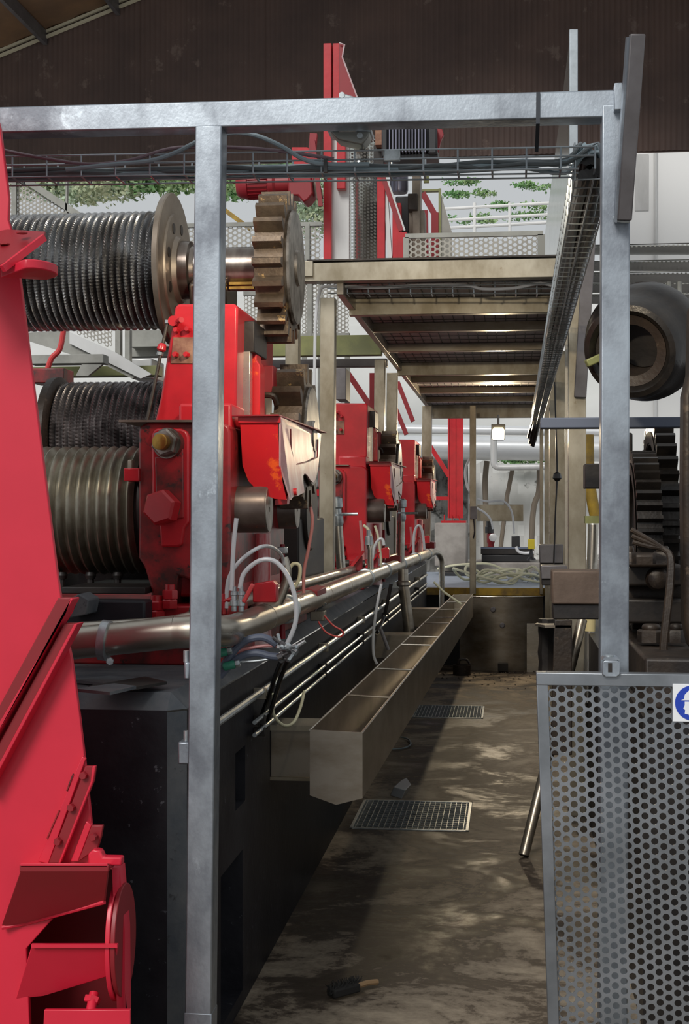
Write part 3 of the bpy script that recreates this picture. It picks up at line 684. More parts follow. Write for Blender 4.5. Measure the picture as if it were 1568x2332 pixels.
def mill(dy, ordinal, first):
    def Q(x, y, Y): return P(x, y, Y) + Vector((0, dy, 0))
    def qpoly(pts, Y, dep): return MB().prism([Q(x, y, Y) for x, y in pts], (0, dep, 0))
    def qbox(px0, py0, px1, py1, Y0, Y1):
        a_ = P(px0, py1, Y0); b_ = P(px1, py0, Y0); return MB().box(a_.x, b_.x, Y0 + dy, Y1 + dy, a_.z, b_.z)
    h = thing('mill_housing', ordinal + ' red cast mill housing in the row beside the corridor', 'machine', Q(420, 1400, 5.2), 'red cane mills')
    low = build('lower_body', qpoly([(315, 985), (319, 970), (335, 962), (505, 962), (520, 970), (524, 985), (524, 1270), (512, 1400), (440, 1400), (432, 1320), (405, 1312), (398, 1385), (335, 1400), (345, 1345), (328, 1290), (315, 1270)], 4.68, 1.15),
                'red' if not first else 'red_grimy', h, bev=0.008)
    build('upper_body', qpoly([(398, 700), (404, 692), (536, 692), (541, 702), (537, 962), (352, 962), (366, 900), (380, 810)], 4.86, 0.75), 'red', h, bev=0.008)
    build('cheek', MB().box(Q(500, 1000, 4.86).x - 0.12, Q(541, 1000, 4.86).x, 4.75 + dy, 5.85 + dy, 1.36, 2.02), 'red', h, bev=0.01)
    # raised front cap with rounded corners
    build('cap_plate', qpoly([(345, 990), (349, 979), (358, 975), (412, 976), (424, 982), (430, 995), (430, 1190), (420, 1202), (414, 1240), (405, 1246), (366, 1246), (362, 1200), (345, 1130)], 4.655, 0.05), 'red', h, bev=0.007)
    build('inner_panel', qpoly([(352, 1040), (392, 1040), (416, 1010), (418, 1180), (356, 1185)], 4.648, 0.02), 'red_grimy', h, bev=0.004)
    kk = 4.65 / F
    nb_ = build('clamp_nut', MB().lathe(Q(383, 1010, 4.65), (-0.22, -1, 0.05), [(-0.02, 36 * kk), (0.012, 36 * kk)], 28), 'shaft_steel', h)
    build('hex_nut', MB().hexn(Q(383, 1010, 4.648), (-0.22, -1, 0.05), 33 * kk, 0.040), 'gear_face', nb_)
    build('brass_stud', MB().lathe(Q(383, 1010, 4.648), (-0.22, -1, 0.05), [(0, 19 * kk), (0.066, 19 * kk), (0.068, 16 * kk)], 20), 'brass', nb_)
    bb = build('clamp_bolt', MB().lathe(Q(378, 1157, 4.65), (-0.22, -1, 0.05), [(-0.02, 34 * kk), (0.014, 34 * kk)], 24), 'gear_rust', h)
    build('hex_head', MB().hexn(Q(376, 1157, 4.645), (-0.22, -1, 0.05), 42 * kk, 0.055), 'red', bb)
    # bolted cover on the upper body
    build('rusty_cover', qpoly([(394, 768), (440, 768), (440, 828), (388, 828)], 4.855, 0.03), 'rust_plate', h, bev=0.002)
    for (x, y) in ((404, 752), (430, 750), (402, 808), (427, 808)):
        build('cover_bolt', MB().hexn(Q(x, y, 4.85), (-0.2, -1, 0), 0.010, 0.022), 'red', h)
    build('side_stud', MB().cyl(Q(398, 733, 4.86), Q(398, 733, 4.86) + Vector((0, -0.03, 0)), 0.018, 14).cyl(Q(398, 733, 4.86), Q(398, 733, 4.86) + Vector((0.035, -0.05, 0)), 0.010, 10), 'red', h)
    build('side_lug', qbox(281, 1066, 316, 1096, 4.66, 4.80), 'red', h, bev=0.003)
    build('lug_nut', MB().hexn(Q(299, 1066, 4.72), (0, 0, 1), 0.014, 0.028), 'flange_steel', h)
    # feet and their big nuts
    ft = build('foot', qpoly([(300, 1412), (306, 1392), (330, 1380), (520, 1380), (520, 1412)], 4.60, 0.35), 'red', h, bev=0.006)
    for (x, y, r) in ((356, 1410, 22), (387, 1385, 19)):
        c = Q(x, y, 4.58)
        build('foot_nut', MB().hexn(c, (0, 0, 1), r * kk, 0.030, 0.2).hexn(c + Vector((0, 0, 0.031)), (0, 0, 1), r * kk * 0.94, 0.030, 0.5).cyl(c + Vector((0, 0, 0.05)), c + Vector((0, 0, 0.078)), r * kk * 0.62, 14), 'red', ft)
    # slide bar, packing and second cheek to the right
    build('slide_bar', qbox(538, 800, 569, 948, 4.98, 5.03), 'stainless', h, bev=0.002)
    build('packing', qbox(538, 731, 579, 803, 4.99, 5.25), 'iron_black', h, bev=0.004)
    build('rear_cheek', qpoly([(572, 735), (582, 742), (584, 820), (592, 832), (592, 948), (570, 948)], 5.05, 0.10), 'red_orange', h, bev=0.004)
    build('grease_block', qbox(596, 832, 622, 900, 5.4, 5.5), 'red_dull', h, bev=0.004)
    build('grease_pipe', MB().tube([Q(600, 900, 5.38), Q(622, 902, 5.38), Q(630, 920, 5.4)], 0.012, 8, 4), 'iron_brown', h)
    build('steel_lid', qpoly([(270, 956), (445, 956), (445, 961), (270, 961)], 4.66, 0.30), 'flange_steel', h)
    # streaked pedestals right of the front post
    for (x0, x1, y0_, y1_, Y, mm) in ((500, 529, 1225, 1390, 4.72, 'red_streaked'), (560, 612, 1215, 1355, 5.15, 'red_streaked'), (632, 644, 1240, 1350, 5.5, 'red_dull')):
        a_ = Q(x0, y1_, Y); b_ = Q(x1, y0_, Y)
        build('pedestal', MB().lathe(((a_.x + b_.x) / 2, Y + dy + 0.05, LZ), (0, 0, 1), [(0, (b_.x - a_.x) * 0.62), (0.05, (b_.x - a_.x) * 0.5), (b_.z - LZ, (b_.x - a_.x) * 0.46)], 20), mm, h)
    build('bed_lug', qpoly([(575, 1330), (620, 1322), (628, 1332), (628, 1372), (575, 1372)], 4.75, 0.06), 'red', h, bev=0.004)
    build('bed_lug', qpoly([(665, 1350), (700, 1340), (722, 1345), (722, 1378), (660, 1378)], 5.9, 0.3), 'red_dull', h, bev=0.004)
    build('bedplate', MB().box(-2.2, -0.93, 4.55 + dy, min(6.5 + dy, 15.3), LZ, P(400, 1412, 4.6).z), 'red_dull' if not first else 'red_grimy', h, bev=0.006)
    # gear hood
    hd = thing('gear_hood', ordinal + ' red sheet hood hanging under a large gear, open at its end', 'gear guard', Q(640, 1140, 5.2), 'red gear hoods')
    X0, X1 = Q(546, 1000, 4.78).x, Q(631, 1000, 4.78).x; ya_, yb_ = 4.78 + dy, 5.80 + dy
    zt_ = P(600, 950, 4.78).z; z1_ = P(600, 1060, 4.78).z; z2_ = P(600, 1138, 4.78).z
    fl_ = [(Q(546, 952, 4.78)), Q(631, 952, 4.78), Q(636, 1040, 4.78), Q(642, 1095, 4.78), Q(652, 1138, 4.79), Q(625, 1136, 4.80), Q(590, 1122, 4.82), Q(565, 1095, 4.81), Q(552, 1060, 4.79)]
    build('front_sheet', MB().prism(fl_, (0, 0.008, 0)), 'red_orange', hd, ang=20)
    xs_ = X1 + 0.006
    side = [(ya_, zt_), (yb_ + 0.03, zt_), (5.74 + dy, 1.835), (5.60 + dy, 1.780), (5.50 + dy, 1.765), (5.44 + dy, 1.772), (5.39 + dy, 1.790), (5.33 + dy, 1.796), (5.27 + dy, 1.786), (5.22 + dy, 1.755), (5.18 + dy, 1.722), (5.10 + dy, 1.716), (5.0 + dy, 1.708), (ya_ + 0.10, z2_ + 0.012), (ya_ + 0.03, z2_), (ya_, z1_)]
    def flare(z): return xs_ + 0.035 * max(0, (z1_ - z) / (z1_ - z2_)) * 0.9
    build('side_sheet', MB().prism([(flare(z), y_, z) for y_, z in side], (0.006, 0, 0)), 'whitish_red', hd, ang=20)
    build('seam', MB().tube([(xs_ + 0.012, ya_ + 0.18, zt_ - 0.03), (xs_ + 0.012, ya_ + 0.19, zt_ - 0.10), (xs_ + 0.014, ya_ + 0.26, z1_ + 0.01), (xs_ + 0.014, ya_ + 0.55, z1_ + 0.03), (xs_ + 0.012, yb_ - 0.14, z1_ + 0.06), (xs_ + 0.012, yb_ - 0.12, zt_ - 0.03)], 0.003, 6), 'red_grimy', hd)
    build('back_sheet', MB().box(X0, X1, yb_ - 0.008, yb_, z1_ + 0.03, zt_), 'red_dull', hd)
    build('rim', MB().box(X0 - 0.006, X1 + 0.012, ya_ - 0.006, yb_, zt_ - 0.020, zt_ + 0.001), 'red', hd, bev=0.002)
    build('lid_flange', MB().prism([(X0 - 0.04, ya_ - 0.02, zt_ + 0.002), (X1 + 0.01, ya_ - 0.03, zt_ + 0.002), (X1 + 0.035, yb_ + 0.02, zt_ + 0.002), (X1 + 0.0, yb_ + 0.02, zt_ + 0.002), (X1 - 0.01, ya_ + 0.02, zt_ + 0.002), (X0 - 0.04, ya_ + 0.01, zt_ + 0.002)], (0, 0, 0.005)), 'red_dull', hd)
    build('drain_spout', MB().cyl(Q(648, 1122, 4.9), Q(676, 1120, 4.9), 0.013, 12), 'red_orange', hd)
    build('support_tab', qpoly([(625, 1140), (655, 1128), (653, 1148), (626, 1150)], 4.85, 0.05), 'red_orange', hd)
    # gear behind the hood
    gz = P(300, 1000, 5.72).z if first else 1.944
    gy = 5.62 + dy
    gg = thing('mill_gear', ordinal + ' rusty crown gear rising out of its red hood', 'gear', (-0.84, gy, gz - 0.28), 'mill crown gears')
    gearset(None, 0, gy, gz, -0.905, -0.795, 0.215, 0.288, 15, gg, ph=0.2)
    build('shaft', MB().cyl((-1.2, gy, gz), (-0.9, gy, gz), 0.07, 24), 'shaft_steel', gg)
    # protruding roller journals
    for (x, y, r, Y, lab, mm) in ((612, 1160, 54, 4.83, 'nearer', 'journal'), (676, 1160, 45, 5.72, 'farther', 'journal')):
        c = Q(x, y, Y); rr = r * Y / F
        j = thing('roller_journal', lab + ' steel journal stub sticking out of the ' + ordinal + ' red mill', 'shaft', c - Vector((0.05, 0, rr)), 'roller journals')
        build('stub', MB().lathe(c - Vector((0.30, 0, 0)), (1, 0, 0), [(0, rr), (0.296, rr), (0.30, rr * 0.97)], 40), mm, j)
        build('end_face', MB().lathe(c - Vector((0.0, 0, 0)), (1, 0, 0), [(0, rr * 0.96), (0.002, rr * 0.95), (0.002, rr * 0.12), (-0.004, rr * 0.08)], 40), 'gear_face', j)
        if lab == 'nearer':
            build('bearing_ring', MB().lathe(c - Vector((0.185, 0, 0)), (1, 0, 0), [(0, rr * 1.25), (0.055, rr * 1.27), (0.062, rr * 1.2), (0.066, rr * 1.02)], 40), 'red_orange', j)
    return h
for dy_, o_, f_ in ((0.0, 'nearest', True), (4.55, 'second', False), (9.3, 'farthest', False)):
    mill(dy_, o_, f_)

# tie rod beside the first housing
tr = thing('tie_rod', 'thin greasy tie rod with red turnbuckle left of the nearest housing', 'rod', P(335, 955, 4.8))
build('rod', MB().tube([P(381, 735, 4.84), P(367, 800, 4.83), P(335, 957, 4.80)], 0.006, 8), 'iron_brown', tr)
build('turnbuckle', MB().lathe(P(371, 782, 4.83), (P(365, 803, 4.83) - P(371, 782, 4.83)), [(0, 0.009), (0.005, 0.014), (0.022, 0.017), (0.028, 0.012)], 12), 'red', tr)
build('lock_nut', MB().hexn(P(365, 802, 4.83), (-0.2, 0, -1), 0.012, 0.012), 'zinc', tr)
build('top_nut', MB().hexn(P(381, 737, 4.84), (0.1, 0, 1), 0.011, 0.012), 'zinc', tr)
# black catch tray and stands under the lower roller
tag(build('catch_tray', pbox(140, 1338, 330, 1352, 4.62, 5.2).box(P(120, 1300, 4.9).x, P(330, 1300, 4.9).x, 5.2, 5.25, P(230, 1345, 4.9).z, P(230, 1312, 4.9).z), 'iron_black', bev=0.003), 'long black catch tray under the shiny lower roller', 'tray')
for i, px in enumerate((141, 206, 268)):
    tag(build('tray_stud', MB().cyl(P(px, 1345, 4.9), P(px, 1308, 4.9), 0.012, 10).lathe(P(px, 1318, 4.9), (0, 0, 1), [(0, 0.016), (0.012, 0.02), (0.024, 0.016)], 10), 'iron_black'),
        ('first', 'second', 'third')[i] + ' black stud from the red chute under the shiny lower roller', 'stud', 'studs under the lower roller')
tag(build('scrap_wedge', ppoly([(150, 1372), (178, 1352), (202, 1366), (196, 1400), (150, 1410)], 4.3, 0.12), 'block_grey', bev=0.004), 'grey wedge of scrap beside the red chute under the rollers', 'scrap')
tag(build('bed_beam', pbox(60, 1368, 330, 1440, 4.42, 4.52), 'block_black', bev=0.008), 'black bed beam behind the stainless pipe at left', 'beam')

# ================================================================== RED CHUTE, left foreground
YR = 3.40
rcht = thing('red_chute', 'tall bright red steel chute leaning at the left edge with ribs and brackets', 'chute', P(60, 2700, YR + 0.1) * 1.0)
main = [(-420, 60), (-62, 60), (0, 292), (20, 452), (18, 500), (30, 540), (46, 640), (90, 990), (131, 1315), (150, 1440), (163, 1500), (182, 1640), (196, 1760), (206, 1860), (218, 1990), (140, 2070), (60, 2160), (70, 2400), (80, 2760), (-420, 2760)]
build('side_plate', ppoly(main, YR, 0.016), 'red_pink', rcht, bev=0.002)
body = [P(x, y, YR + 0.016) - Vector((0.16, 0, 0)) for x, y in ((-62, 60), (0, 292), (46, 640), (90, 990), (131, 1315), (163, 1500), (196, 1760), (206, 1860))]
build('chute_body', MB().prism([P(-420, 60, YR + 0.016)] + body + [P(-200, 2200, YR + 0.016), P(-420, 2200, YR + 0.016)], (0, 0.36, 0)), 'red_pink', rcht, bev=0.004)
# shelf bracket and lifting lug at upper left
build('shelf_bracket', MB().prism([P(-120, 545, 3.32), P(18, 522, 3.40), P(104, 527, 3.36), P(98, 541, 3.30), P(14, 596, 3.20), P(-120, 640, 3.15)], (0, 0, -0.012)), 'red_dull', rcht, bev=0.002)
build('shelf_edge', MB().bar(P(100, 541, 3.29), P(6, 612, 3.19), 0.016, 0.012, (0, 0, 1)), 'red_pink', rcht)
for (x, y) in ((50, 536), (12, 562)):
    build('shelf_slot', MB().lathe(P(x, y, 3.30) + Vector((0, 0, 0.004)), (0, 0, 1), [(0, 0.013), (0.003, 0.013)], 10), 'red_grimy', rcht)
lug = MB(); c = P(82, 602, 3.27)
lug.prism([P(2, 612, 3.24), P(8, 596, 3.38)] + [c + Vector((0.048 * math.cos(g), 0.075 * math.sin(g), 0)) for g in [PI / 2 - i * PI / 8 for i in range(9)]], (0, 0, -0.022))
build('lifting_lug', lug, 'red_pink', rcht, bev=0.003)
build('lug_eye', MB().lathe(c + Vector((0, 0, 0.0005)), (0, 0, 1), [(0, 0.026), (0.001, 0.026)], 20), 'red_grimy', rcht)
# diagonal angle ribs
def slab(pts, Y, th, m, name, bev=0.002): return build(name, ppoly(pts, Y - th, th), m, rcht, bev=bev)
slab([(165, 1362), (132, 1362), (-30, 1660), (-30, 1720), (4, 1660)], YR, 0.045, 'red_dull', 'rib')
slab([(148, 1396), (160, 1362), (166, 1364), (-30, 1716), (-30, 1692)], YR, 0.058, 'red_pink', 'rib_flange')
slab([(176, 1420), (146, 1420), (-30, 1745), (-30, 1805)], YR, 0.04, 'red_dull', 'rib')
slab([(177, 1420), (169, 1420), (-30, 1790), (-30, 1808)], YR, 0.052, 'red_pink', 'rib_flange')
# stepped flange strips with bolts
slab([(186, 1722), (195, 1728), (110, 1968), (86, 1962)], YR, 0.012, 'red_pink', 'flange_strip')
slab([(193, 1745), (217, 1745), (213, 1778), (138, 1966), (110, 1966), (186, 1770)], YR - 0.012, 0.016, 'red_dull', 'joint_strip')
slab([(217, 1745), (212, 1780), (138, 1966), (132, 1966), (206, 1780), (210, 1745)], YR - 0.024, 0.012, 'red_pink', 'joint_edge')
slab([(208, 1880), (234, 1880), (230, 1905), (222, 1932), (176, 1964), (190, 1930)], YR - 0.006, 0.014, 'red_dull', 'joint_strip')
slab([(196, 1870), (208, 1880), (178, 1962), (160, 1962)], YR, 0.018, 'red_pink', 'flange_strip')
slab([(200, 1945), (212, 1934), (228, 1938), (234, 1952), (276, 1953), (276, 1972), (200, 1972)], YR - 0.01, 0.03, 'red_pink', 'step_block', 0.004)
for (x, y) in ((192, 1765), (164, 1838), (134, 1915), (214, 1905)):
    build('joint_bolt', MB().hexn(P(x, y, YR - 0.026), (0, -1, 0.0), 0.010, 0.016), 'red_dull', rcht)
for (x0, y0_, x1, y1_) in ((167, 1762, 152, 1801), (135, 1845, 107, 1910), (188, 1897, 167, 1955)):
    build('weld_slot', MB().bar(P(x0, y0_, YR - 0.013), P(x1, y1_, YR - 0.013), 0.003, 0.004), 'red_grimy', rcht)
# lower inlet box: gussets, back, round flange
build('inlet_back', ppoly([(60, 1975), (262, 1975), (288, 2332), (296, 2760), (40, 2760)], YR + 0.24, 0.01), 'red_dull', rcht)
build('inlet_side', MB().prism([P(258, 1976, YR + 0.02), P(288, 2332, YR + 0.02), P(292, 2760, YR + 0.02), P(292, 2760, YR + 0.24), P(288, 2332, YR + 0.24), P(262, 1976, YR + 0.24)], (0.004, 0, 0)), 'red_dull', rcht)
build('inlet_roof', MB().prism([P(50, 1980, YR - 0.09), P(255, 1980, YR - 0.09), P(262, 1976, YR + 0.24), P(50, 1976, YR + 0.24)], (0, 0, 0.004)), 'red_dull', rcht)
build('inlet_top', MB().prism([P(46, 1966, YR - 0.10), P(245, 1966, YR - 0.10), P(268, 1968, YR + 0.1), P(50, 1968, YR + 0.1)], (0, 0, -0.010)), 'red_pink', rcht, bev=0.002)
build('gusset_rib', ppoly([(44, 1970), (247, 1970), (247, 1986), (44, 1986)], YR - 0.10, 0.012), 'red_dull', rcht, bev=0.002)
build('gusset', MB().prism([P(46, 1984, YR - 0.10), P(246, 1984, YR - 0.10), P(238, 2054, YR - 0.05), P(60, 2103, YR + 0.0), P(2, 2112, YR - 0.02)], (0, 0.012, 0)), 'red_dull', rcht, bev=0.002)
build('gusset_lip', MB().tube([P(238, 2054, YR - 0.05), P(60, 2102, YR - 0.0), P(4, 2112, YR - 0.02)], 0.006, 8), 'red_pink', rcht)
build('gusset', MB().prism([P(72, 2152, YR - 0.06), P(268, 2152, YR - 0.06), P(258, 2220, YR - 0.02), P(100, 2268, YR + 0.02), P(36, 2276, YR + 0.0)], (0, 0.012, 0)), 'red_pink', rcht, bev=0.002)
build('gusset_lip', MB().bar(P(72, 2153, YR - 0.065), P(268, 2153, YR - 0.065), 0.008, 0.010, (0, 0, 1)), 'red_pink', rcht)
build('gusset', MB().prism([P(100, 2300, YR - 0.05), P(296, 2300, YR - 0.05), P(296, 2760, YR - 0.05), P(80, 2760, YR - 0.05)], (0, 0.012, 0)), 'red_pink', rcht, bev=0.002)
fc = P(284, 2110, YR + 0.05)
for (dx, r0_, nm, mt) in ((0.0, 0.150, 'round_flange', 'red_pink'), (0.013, 0.140, 'flange_inner', 'red_dull')):
    build(nm, MB().prism([Vector((fc.x - 0.02 + dx, fc.y + 0.10 * math.cos(g) - 0.01, fc.z - 0.03 + r0_ * 1.0 * math.sin(g))) for g in [2 * PI * i / 40 for i in range(40)]], (0.012, 0.0, -0.0)), mt, rcht, bev=0.002)
build('flange_plate', MB().prism([P(255, 1976, YR - 0.02), P(272, 1976, YR + 0.02), P(284, 2120, YR + 0.02), P(291, 2760, YR + 0.02), P(282, 2760, YR - 0.02)], (0, 0.05, 0)), 'red_pink', rcht)
pn = build('pivot_bolt', MB().cyl(P(214, 2262, YR), P(205, 2308, YR - 0.04), 0.012, 14), 'red_pink', rcht)
build('pivot_nut', MB().hexn(P(212, 2270, YR - 0.005), (-0.1, -0.4, -0.6), 0.020, 0.016), 'red_pink', pn)

# ================================================================== STAINLESS PIPE RUN
rP = 0.047
pp = thing('juice_pipe', 'long stainless steel juice pipe bending round onto the plinth edge', 'pipe', (-0.85, 9, 1.15))
yb0 = 4.02
pA = P(120, 1470, yb0); pB = P(400, 1440, yb0); 
pC = Vector((-0.845, 4.32, 1.288)); pD = Vector((-0.83, 15.2, 1.218))
build('front_run', MB().cyl(pA + (pA - pB) * 2.0, pB, rP, 28), 'stainless', pp)
build('elbow', MB().tube([pB, pB + Vector((0.07, 0.005, 0.003)), Vector((-0.885, 4.10, 1.300)), Vector((-0.852, 4.20, 1.292)), pC], rP * 1.01, 28, 6), 'stainless', pp)
build('long_run', MB().cyl(pC, pD, rP, 28), 'stainless', pp)
def along(t): return pC + (pD - pC) * t
dirp = (pD - pC).normalized()
for Yc in (5.35, 8.3, 9.5, 10.9, 12.6, 14.4):
    c = along((Yc - pC.y) / (pD.y - pC.y)); build('clamp_ring', MB().lathe(c - dirp * 0.012, dirp, [(0, rP + 0.001), (0.004, rP + 0.009), (0.020, rP + 0.009), (0.024, rP + 0.001)], 28), 'zinc', pp)
for Yc in (4.85, 6.4, 7.2):
    c = along((Yc - pC.y) / (pD.y - pC.y)); build('weld_seam', MB().lathe(c, dirp, [(0, rP + 0.0012), (0.006, rP + 0.0012)], 28), 'stainless_dirty', pp)
cr = pA + (pB - pA) * (120.0 / 280.0)
cl = build('pipe_clamp', MB().lathe((cr.x - 0.013, cr.y, cr.z), (1, 0, -0.1), [(0, rP), (0.002, rP + 0.012), (0.024, rP + 0.012), (0.026, rP)], 28), 'zinc', pp)
build('clamp_bolt', MB().hexn(P(250, 1505, yb0 - 0.05), (0.3, -1, 0), 0.012, 0.02), 'zinc', cl)
# end bend and drop
build('drop_bend', MB().tube([pD, pD + Vector((0.05, 0.12, -0.005)), pD + Vector((0.09, 0.18, -0.06)), pD + Vector((0.10, 0.2, -0.16)), pD + Vector((0.10, 0.2, -0.62))], 0.032, 14, 5), 'stainless', pp)
# riser tees
r1 = along((5.05 - pC.y) / (pD.y - pC.y))
build('riser', MB().tube([r1, P(653, 1320, 5.05), P(645, 1270, 5.05)], 0.017, 14, 3), 'stainless', pp)
build('riser_cap', MB().box(*(lambda c: (c.x - 0.016, c.x + 0.016, c.y - 0.016, c.y + 0.016, c.z - 0.004, c.z + 0.02))(P(644, 1258, 5.05))), 'zinc', pp, bev=0.003)
r2 = along((8.6 - pC.y) / (pD.y - pC.y)); build('riser', MB().tube([r2, r2 + Vector((0, 0, 0.16)), r2 + Vector((-0.01, 0, 0.2))], 0.018, 12), 'stainless', pp)
build('riser_cap', MB().lathe(r2 + Vector((-0.01, 0, 0.19)), (0, 0, 1), [(0, 0.026), (0.05, 0.024), (0.055, 0.01), (0.09, 0.01)], 12), 'zinc', pp)
build('second_run', MB().tube([P(-200, 1460, 4.26), P(100, 1440, 4.26), P(400, 1420, 4.26), Vector((-0.965, 4.40, 1.345)), Vector((-0.945, 4.6, 1.34)), Vector((-0.94, 8.2, 1.305)), Vector((-0.94, 12, 1.28))], 0.026, 16, 4), 'stainless', pp)
# big drop pipe into the trough
dp = thing('drop_pipe', 'fat dark steel drop pipe from the juice pipe down into the trough', 'pipe', P(935, 1450, 9.9))
c0 = along((9.9 - pC.y) / (pD.y - pC.y))
build('pipe', MB().cyl((c0.x + 0.10, 9.9, c0.z - 0.10), (c0.x + 0.145, 9.9, 0.80), 0.038, 20), 'stainless_dirty', dp)
build('union', MB().lathe((c0.x + 0.10, 9.9, c0.z - 0.12), (0, 0, 1), [(0, 0.042), (0.01, 0.050), (0.03, 0.050), (0.04, 0.036), (0.12, 0.034)], 20), 'stainless', dp)
build('bracket', MB().box(c0.x - 0.06, c0.x + 0.10, 9.88, 9.92, c0.z - 0.13, c0.z - 0.09), 'zinc', dp)
# slim stainless uprights with valves in front of the far housings
for (px0, py0, px1, py1, Y, lab) in ((765, 1140, 779, 1335, 8.15, 'leaning slim steel riser with grey valve right of the near walkway post'), (914, 1148, 912, 1280, 10.6, 'upright slim steel riser with grey valve by the second mill')):
    t = thing('valve_riser', lab, 'pipe', P(px1, py1, Y), 'slim valve risers')
    a_, b_ = P(px0, py0, Y), P(px1, py1, Y); d_ = (a_ - b_).normalized(); Ln = (a_ - b_).length
    build('pipe', MB().cyl(b_, b_ + d_ * Ln * 0.72, 0.027, 16), 'stainless', t)
    build('valve_body', MB().lathe(b_ + d_ * Ln * 0.70, d_, [(0, 0.028), (0.02, 0.034), (0.06, 0.034), (0.07, 0.026), (0.10, 0.026), (0.11, 0.036), (0.16, 0.036), (0.17, 0.022), (Ln * 0.30, 0.022)], 16), 'zinc', t)
    build('handle', MB().tube([b_ + d_ * Ln * 0.84, b_ + d_ * Ln * 0.84 + Vector((0.12, 0, 0.002))], 0.009, 8), 'zinc', t)
# grey bracket lamp box hanging from the pipe and its wire
jb = thing('junction_box', 'small beige metal box hung under the pipe by a wire clip', 'box', P(724, 1412, 6.2))
build('body', pbox(706, 1392, 739, 1414, 6.2, 6.26), 'alu_warm', jb, bev=0.003)
build('wire_clip', MB().tube([P(717, 1392, 6.2), P(728, 1377, 6.2), P(742, 1375, 6.2), P(734, 1384, 6.2)], 0.003, 6, 4), 'zinc', jb)

# conduits clipped along the plinth
for (z, r, m_, lab) in ((1.015, 0.012, 'zinc', 'uppermost pale worn conduit running along the black plinth'), (0.925, 0.0075, 'zinc', 'middle thin conduit running along the black plinth'), (0.882, 0.0075, 'zinc', 'lowest thin conduit running along the black plinth')):
    t = thing('conduit', lab, 'conduit', (LX + 0.03, 9, z - r), 'conduits along the plinth')
    y0_ = 3.95 if r > 0.01 else 4.75
    build('pipe', MB().tube([(LX + 0.03, y0_, z + 0.012), (LX + 0.03, 14.8, z - 0.02)], r, 10), m_, t)
    for q in range(6):
        yq = 4.9 + q * 1.7; build('clip', MB().box(LX, LX + 0.034 + r, yq - 0.012, yq + 0.012, z - r - 0.006, z + r + 0.008), 'iron_black' if r < 0.01 else 'alu_warm', t, bev=0.002)
# wooden/steel support blocks between plinth and conduits far along
for q, Y in enumerate((10.2, 12.6)):
    pass

# ================================================================== TROUGH
tY0, tY1 = 4.90, 14.7
TL0, TR0 = P(705, 1662, tY0), P(825, 1668, tY0); TL1, TR1 = P(1033, 1354, tY1), P(1077, 1352, tY1)
tr_ = thing('juice_trough', 'long open stainless steel trough running down the left of the corridor', 'trough', Vector((TL0.x + 0.1, 9, 0.6)))
hB = 0.228
def sec(t):
    L_, R_ = lerp(TL0, TL1, t), lerp(TR0, TR1, t); mid = (L_ + R_) / 2
    return [L_, R_, R_ + Vector((0, 0, -hB)), mid + Vector((0, 0, -hB - 0.028)), L_ + Vector((0, 0, -hB))]
s0, s1 = sec(0), sec(1); th = 0.005
def inn(s_): 
    return [s_[0] + Vector((th, 0, 0)), s_[1] - Vector((th, 0, 0)), s_[2] + Vector((-th, 0, th)), s_[3] + Vector((0, 0, th)), s_[4] + Vector((th, 0, th))]
i0, i1 = inn(s0), inn(s1); m = MB()
m.add(s0 + s1, [(0, 4, 9, 5), (4, 3, 8, 9), (3, 2, 7, 8), (2, 1, 6, 7)])
m.add(i0 + i1, [(0, 5, 9, 4), (4, 9, 8, 3), (3, 8, 7, 2), (2, 7, 6, 1)])
m.add([s0[0], i0[0], i1[0], s1[0]], [(0, 1, 2, 3)]); m.add([s0[1], i0[1], i1[1], s1[1]], [(0, 3, 2, 1)])
build('shell', m, 'stainless_dirty', tr_, ang=10)
build('end_plate', MB().prism(s0, (0, 0.006, 0)), 'stainless_dirty', tr_)
build('end_plate', MB().prism(s1, (0, -0.006, 0)), 'stainless', tr_)
for (a_, b_) in ((s0[0], s1[0]), (s0[1], s1[1])):
    build('rim', MB().tube([a_, b_], 0.0035, 6), 'stainless', tr_)
for Yq in (5.9, 7.02, 8.46, 9.08, 10.35, 10.97, 12.03, 13.2):
    t = (Yq - tY0) / (tY1 - tY0); q = sec(t); build('tie_bar', MB().tube([q[0] + Vector((0, 0.02, 0)), q[1] + Vector((0, -0.01, 0))], 0.0045, 6), 'stainless', tr_)
for (Y, px0, px1, py0, py1) in ((5.25, 612, 705, 1652, 1776),):
    a_ = P(px0, py1, Y); b_ = P(px1, py0, Y)
    bk = build('wall_bracket', MB().box(LX, b_.x + 0.03, Y, Y + 0.16, a_.z + 0.01, b_.z - 0.005), 'stainless_dirty', tr_, bev=0.003)
    build('bracket_lip', MB().box(LX, b_.x + 0.03, Y - 0.008, Y + 0.18, b_.z - 0.02, b_.z), 'alu_warm', bk)
    build('bracket_lip', MB().box(LX, b_.x + 0.03, Y - 0.008, Y + 0.18, a_.z, a_.z + 0.012), 'alu_warm', bk)
for Y in (9.3, 12.2):
    q = sec((Y - tY0) / (tY1 - tY0)); build('wall_bracket', MB().box(LX, q[0].x, Y, Y + 0.2, q[0].z - 0.16, q[0].z - 0.005), 'stainless_dirty', tr_, bev=0.003)

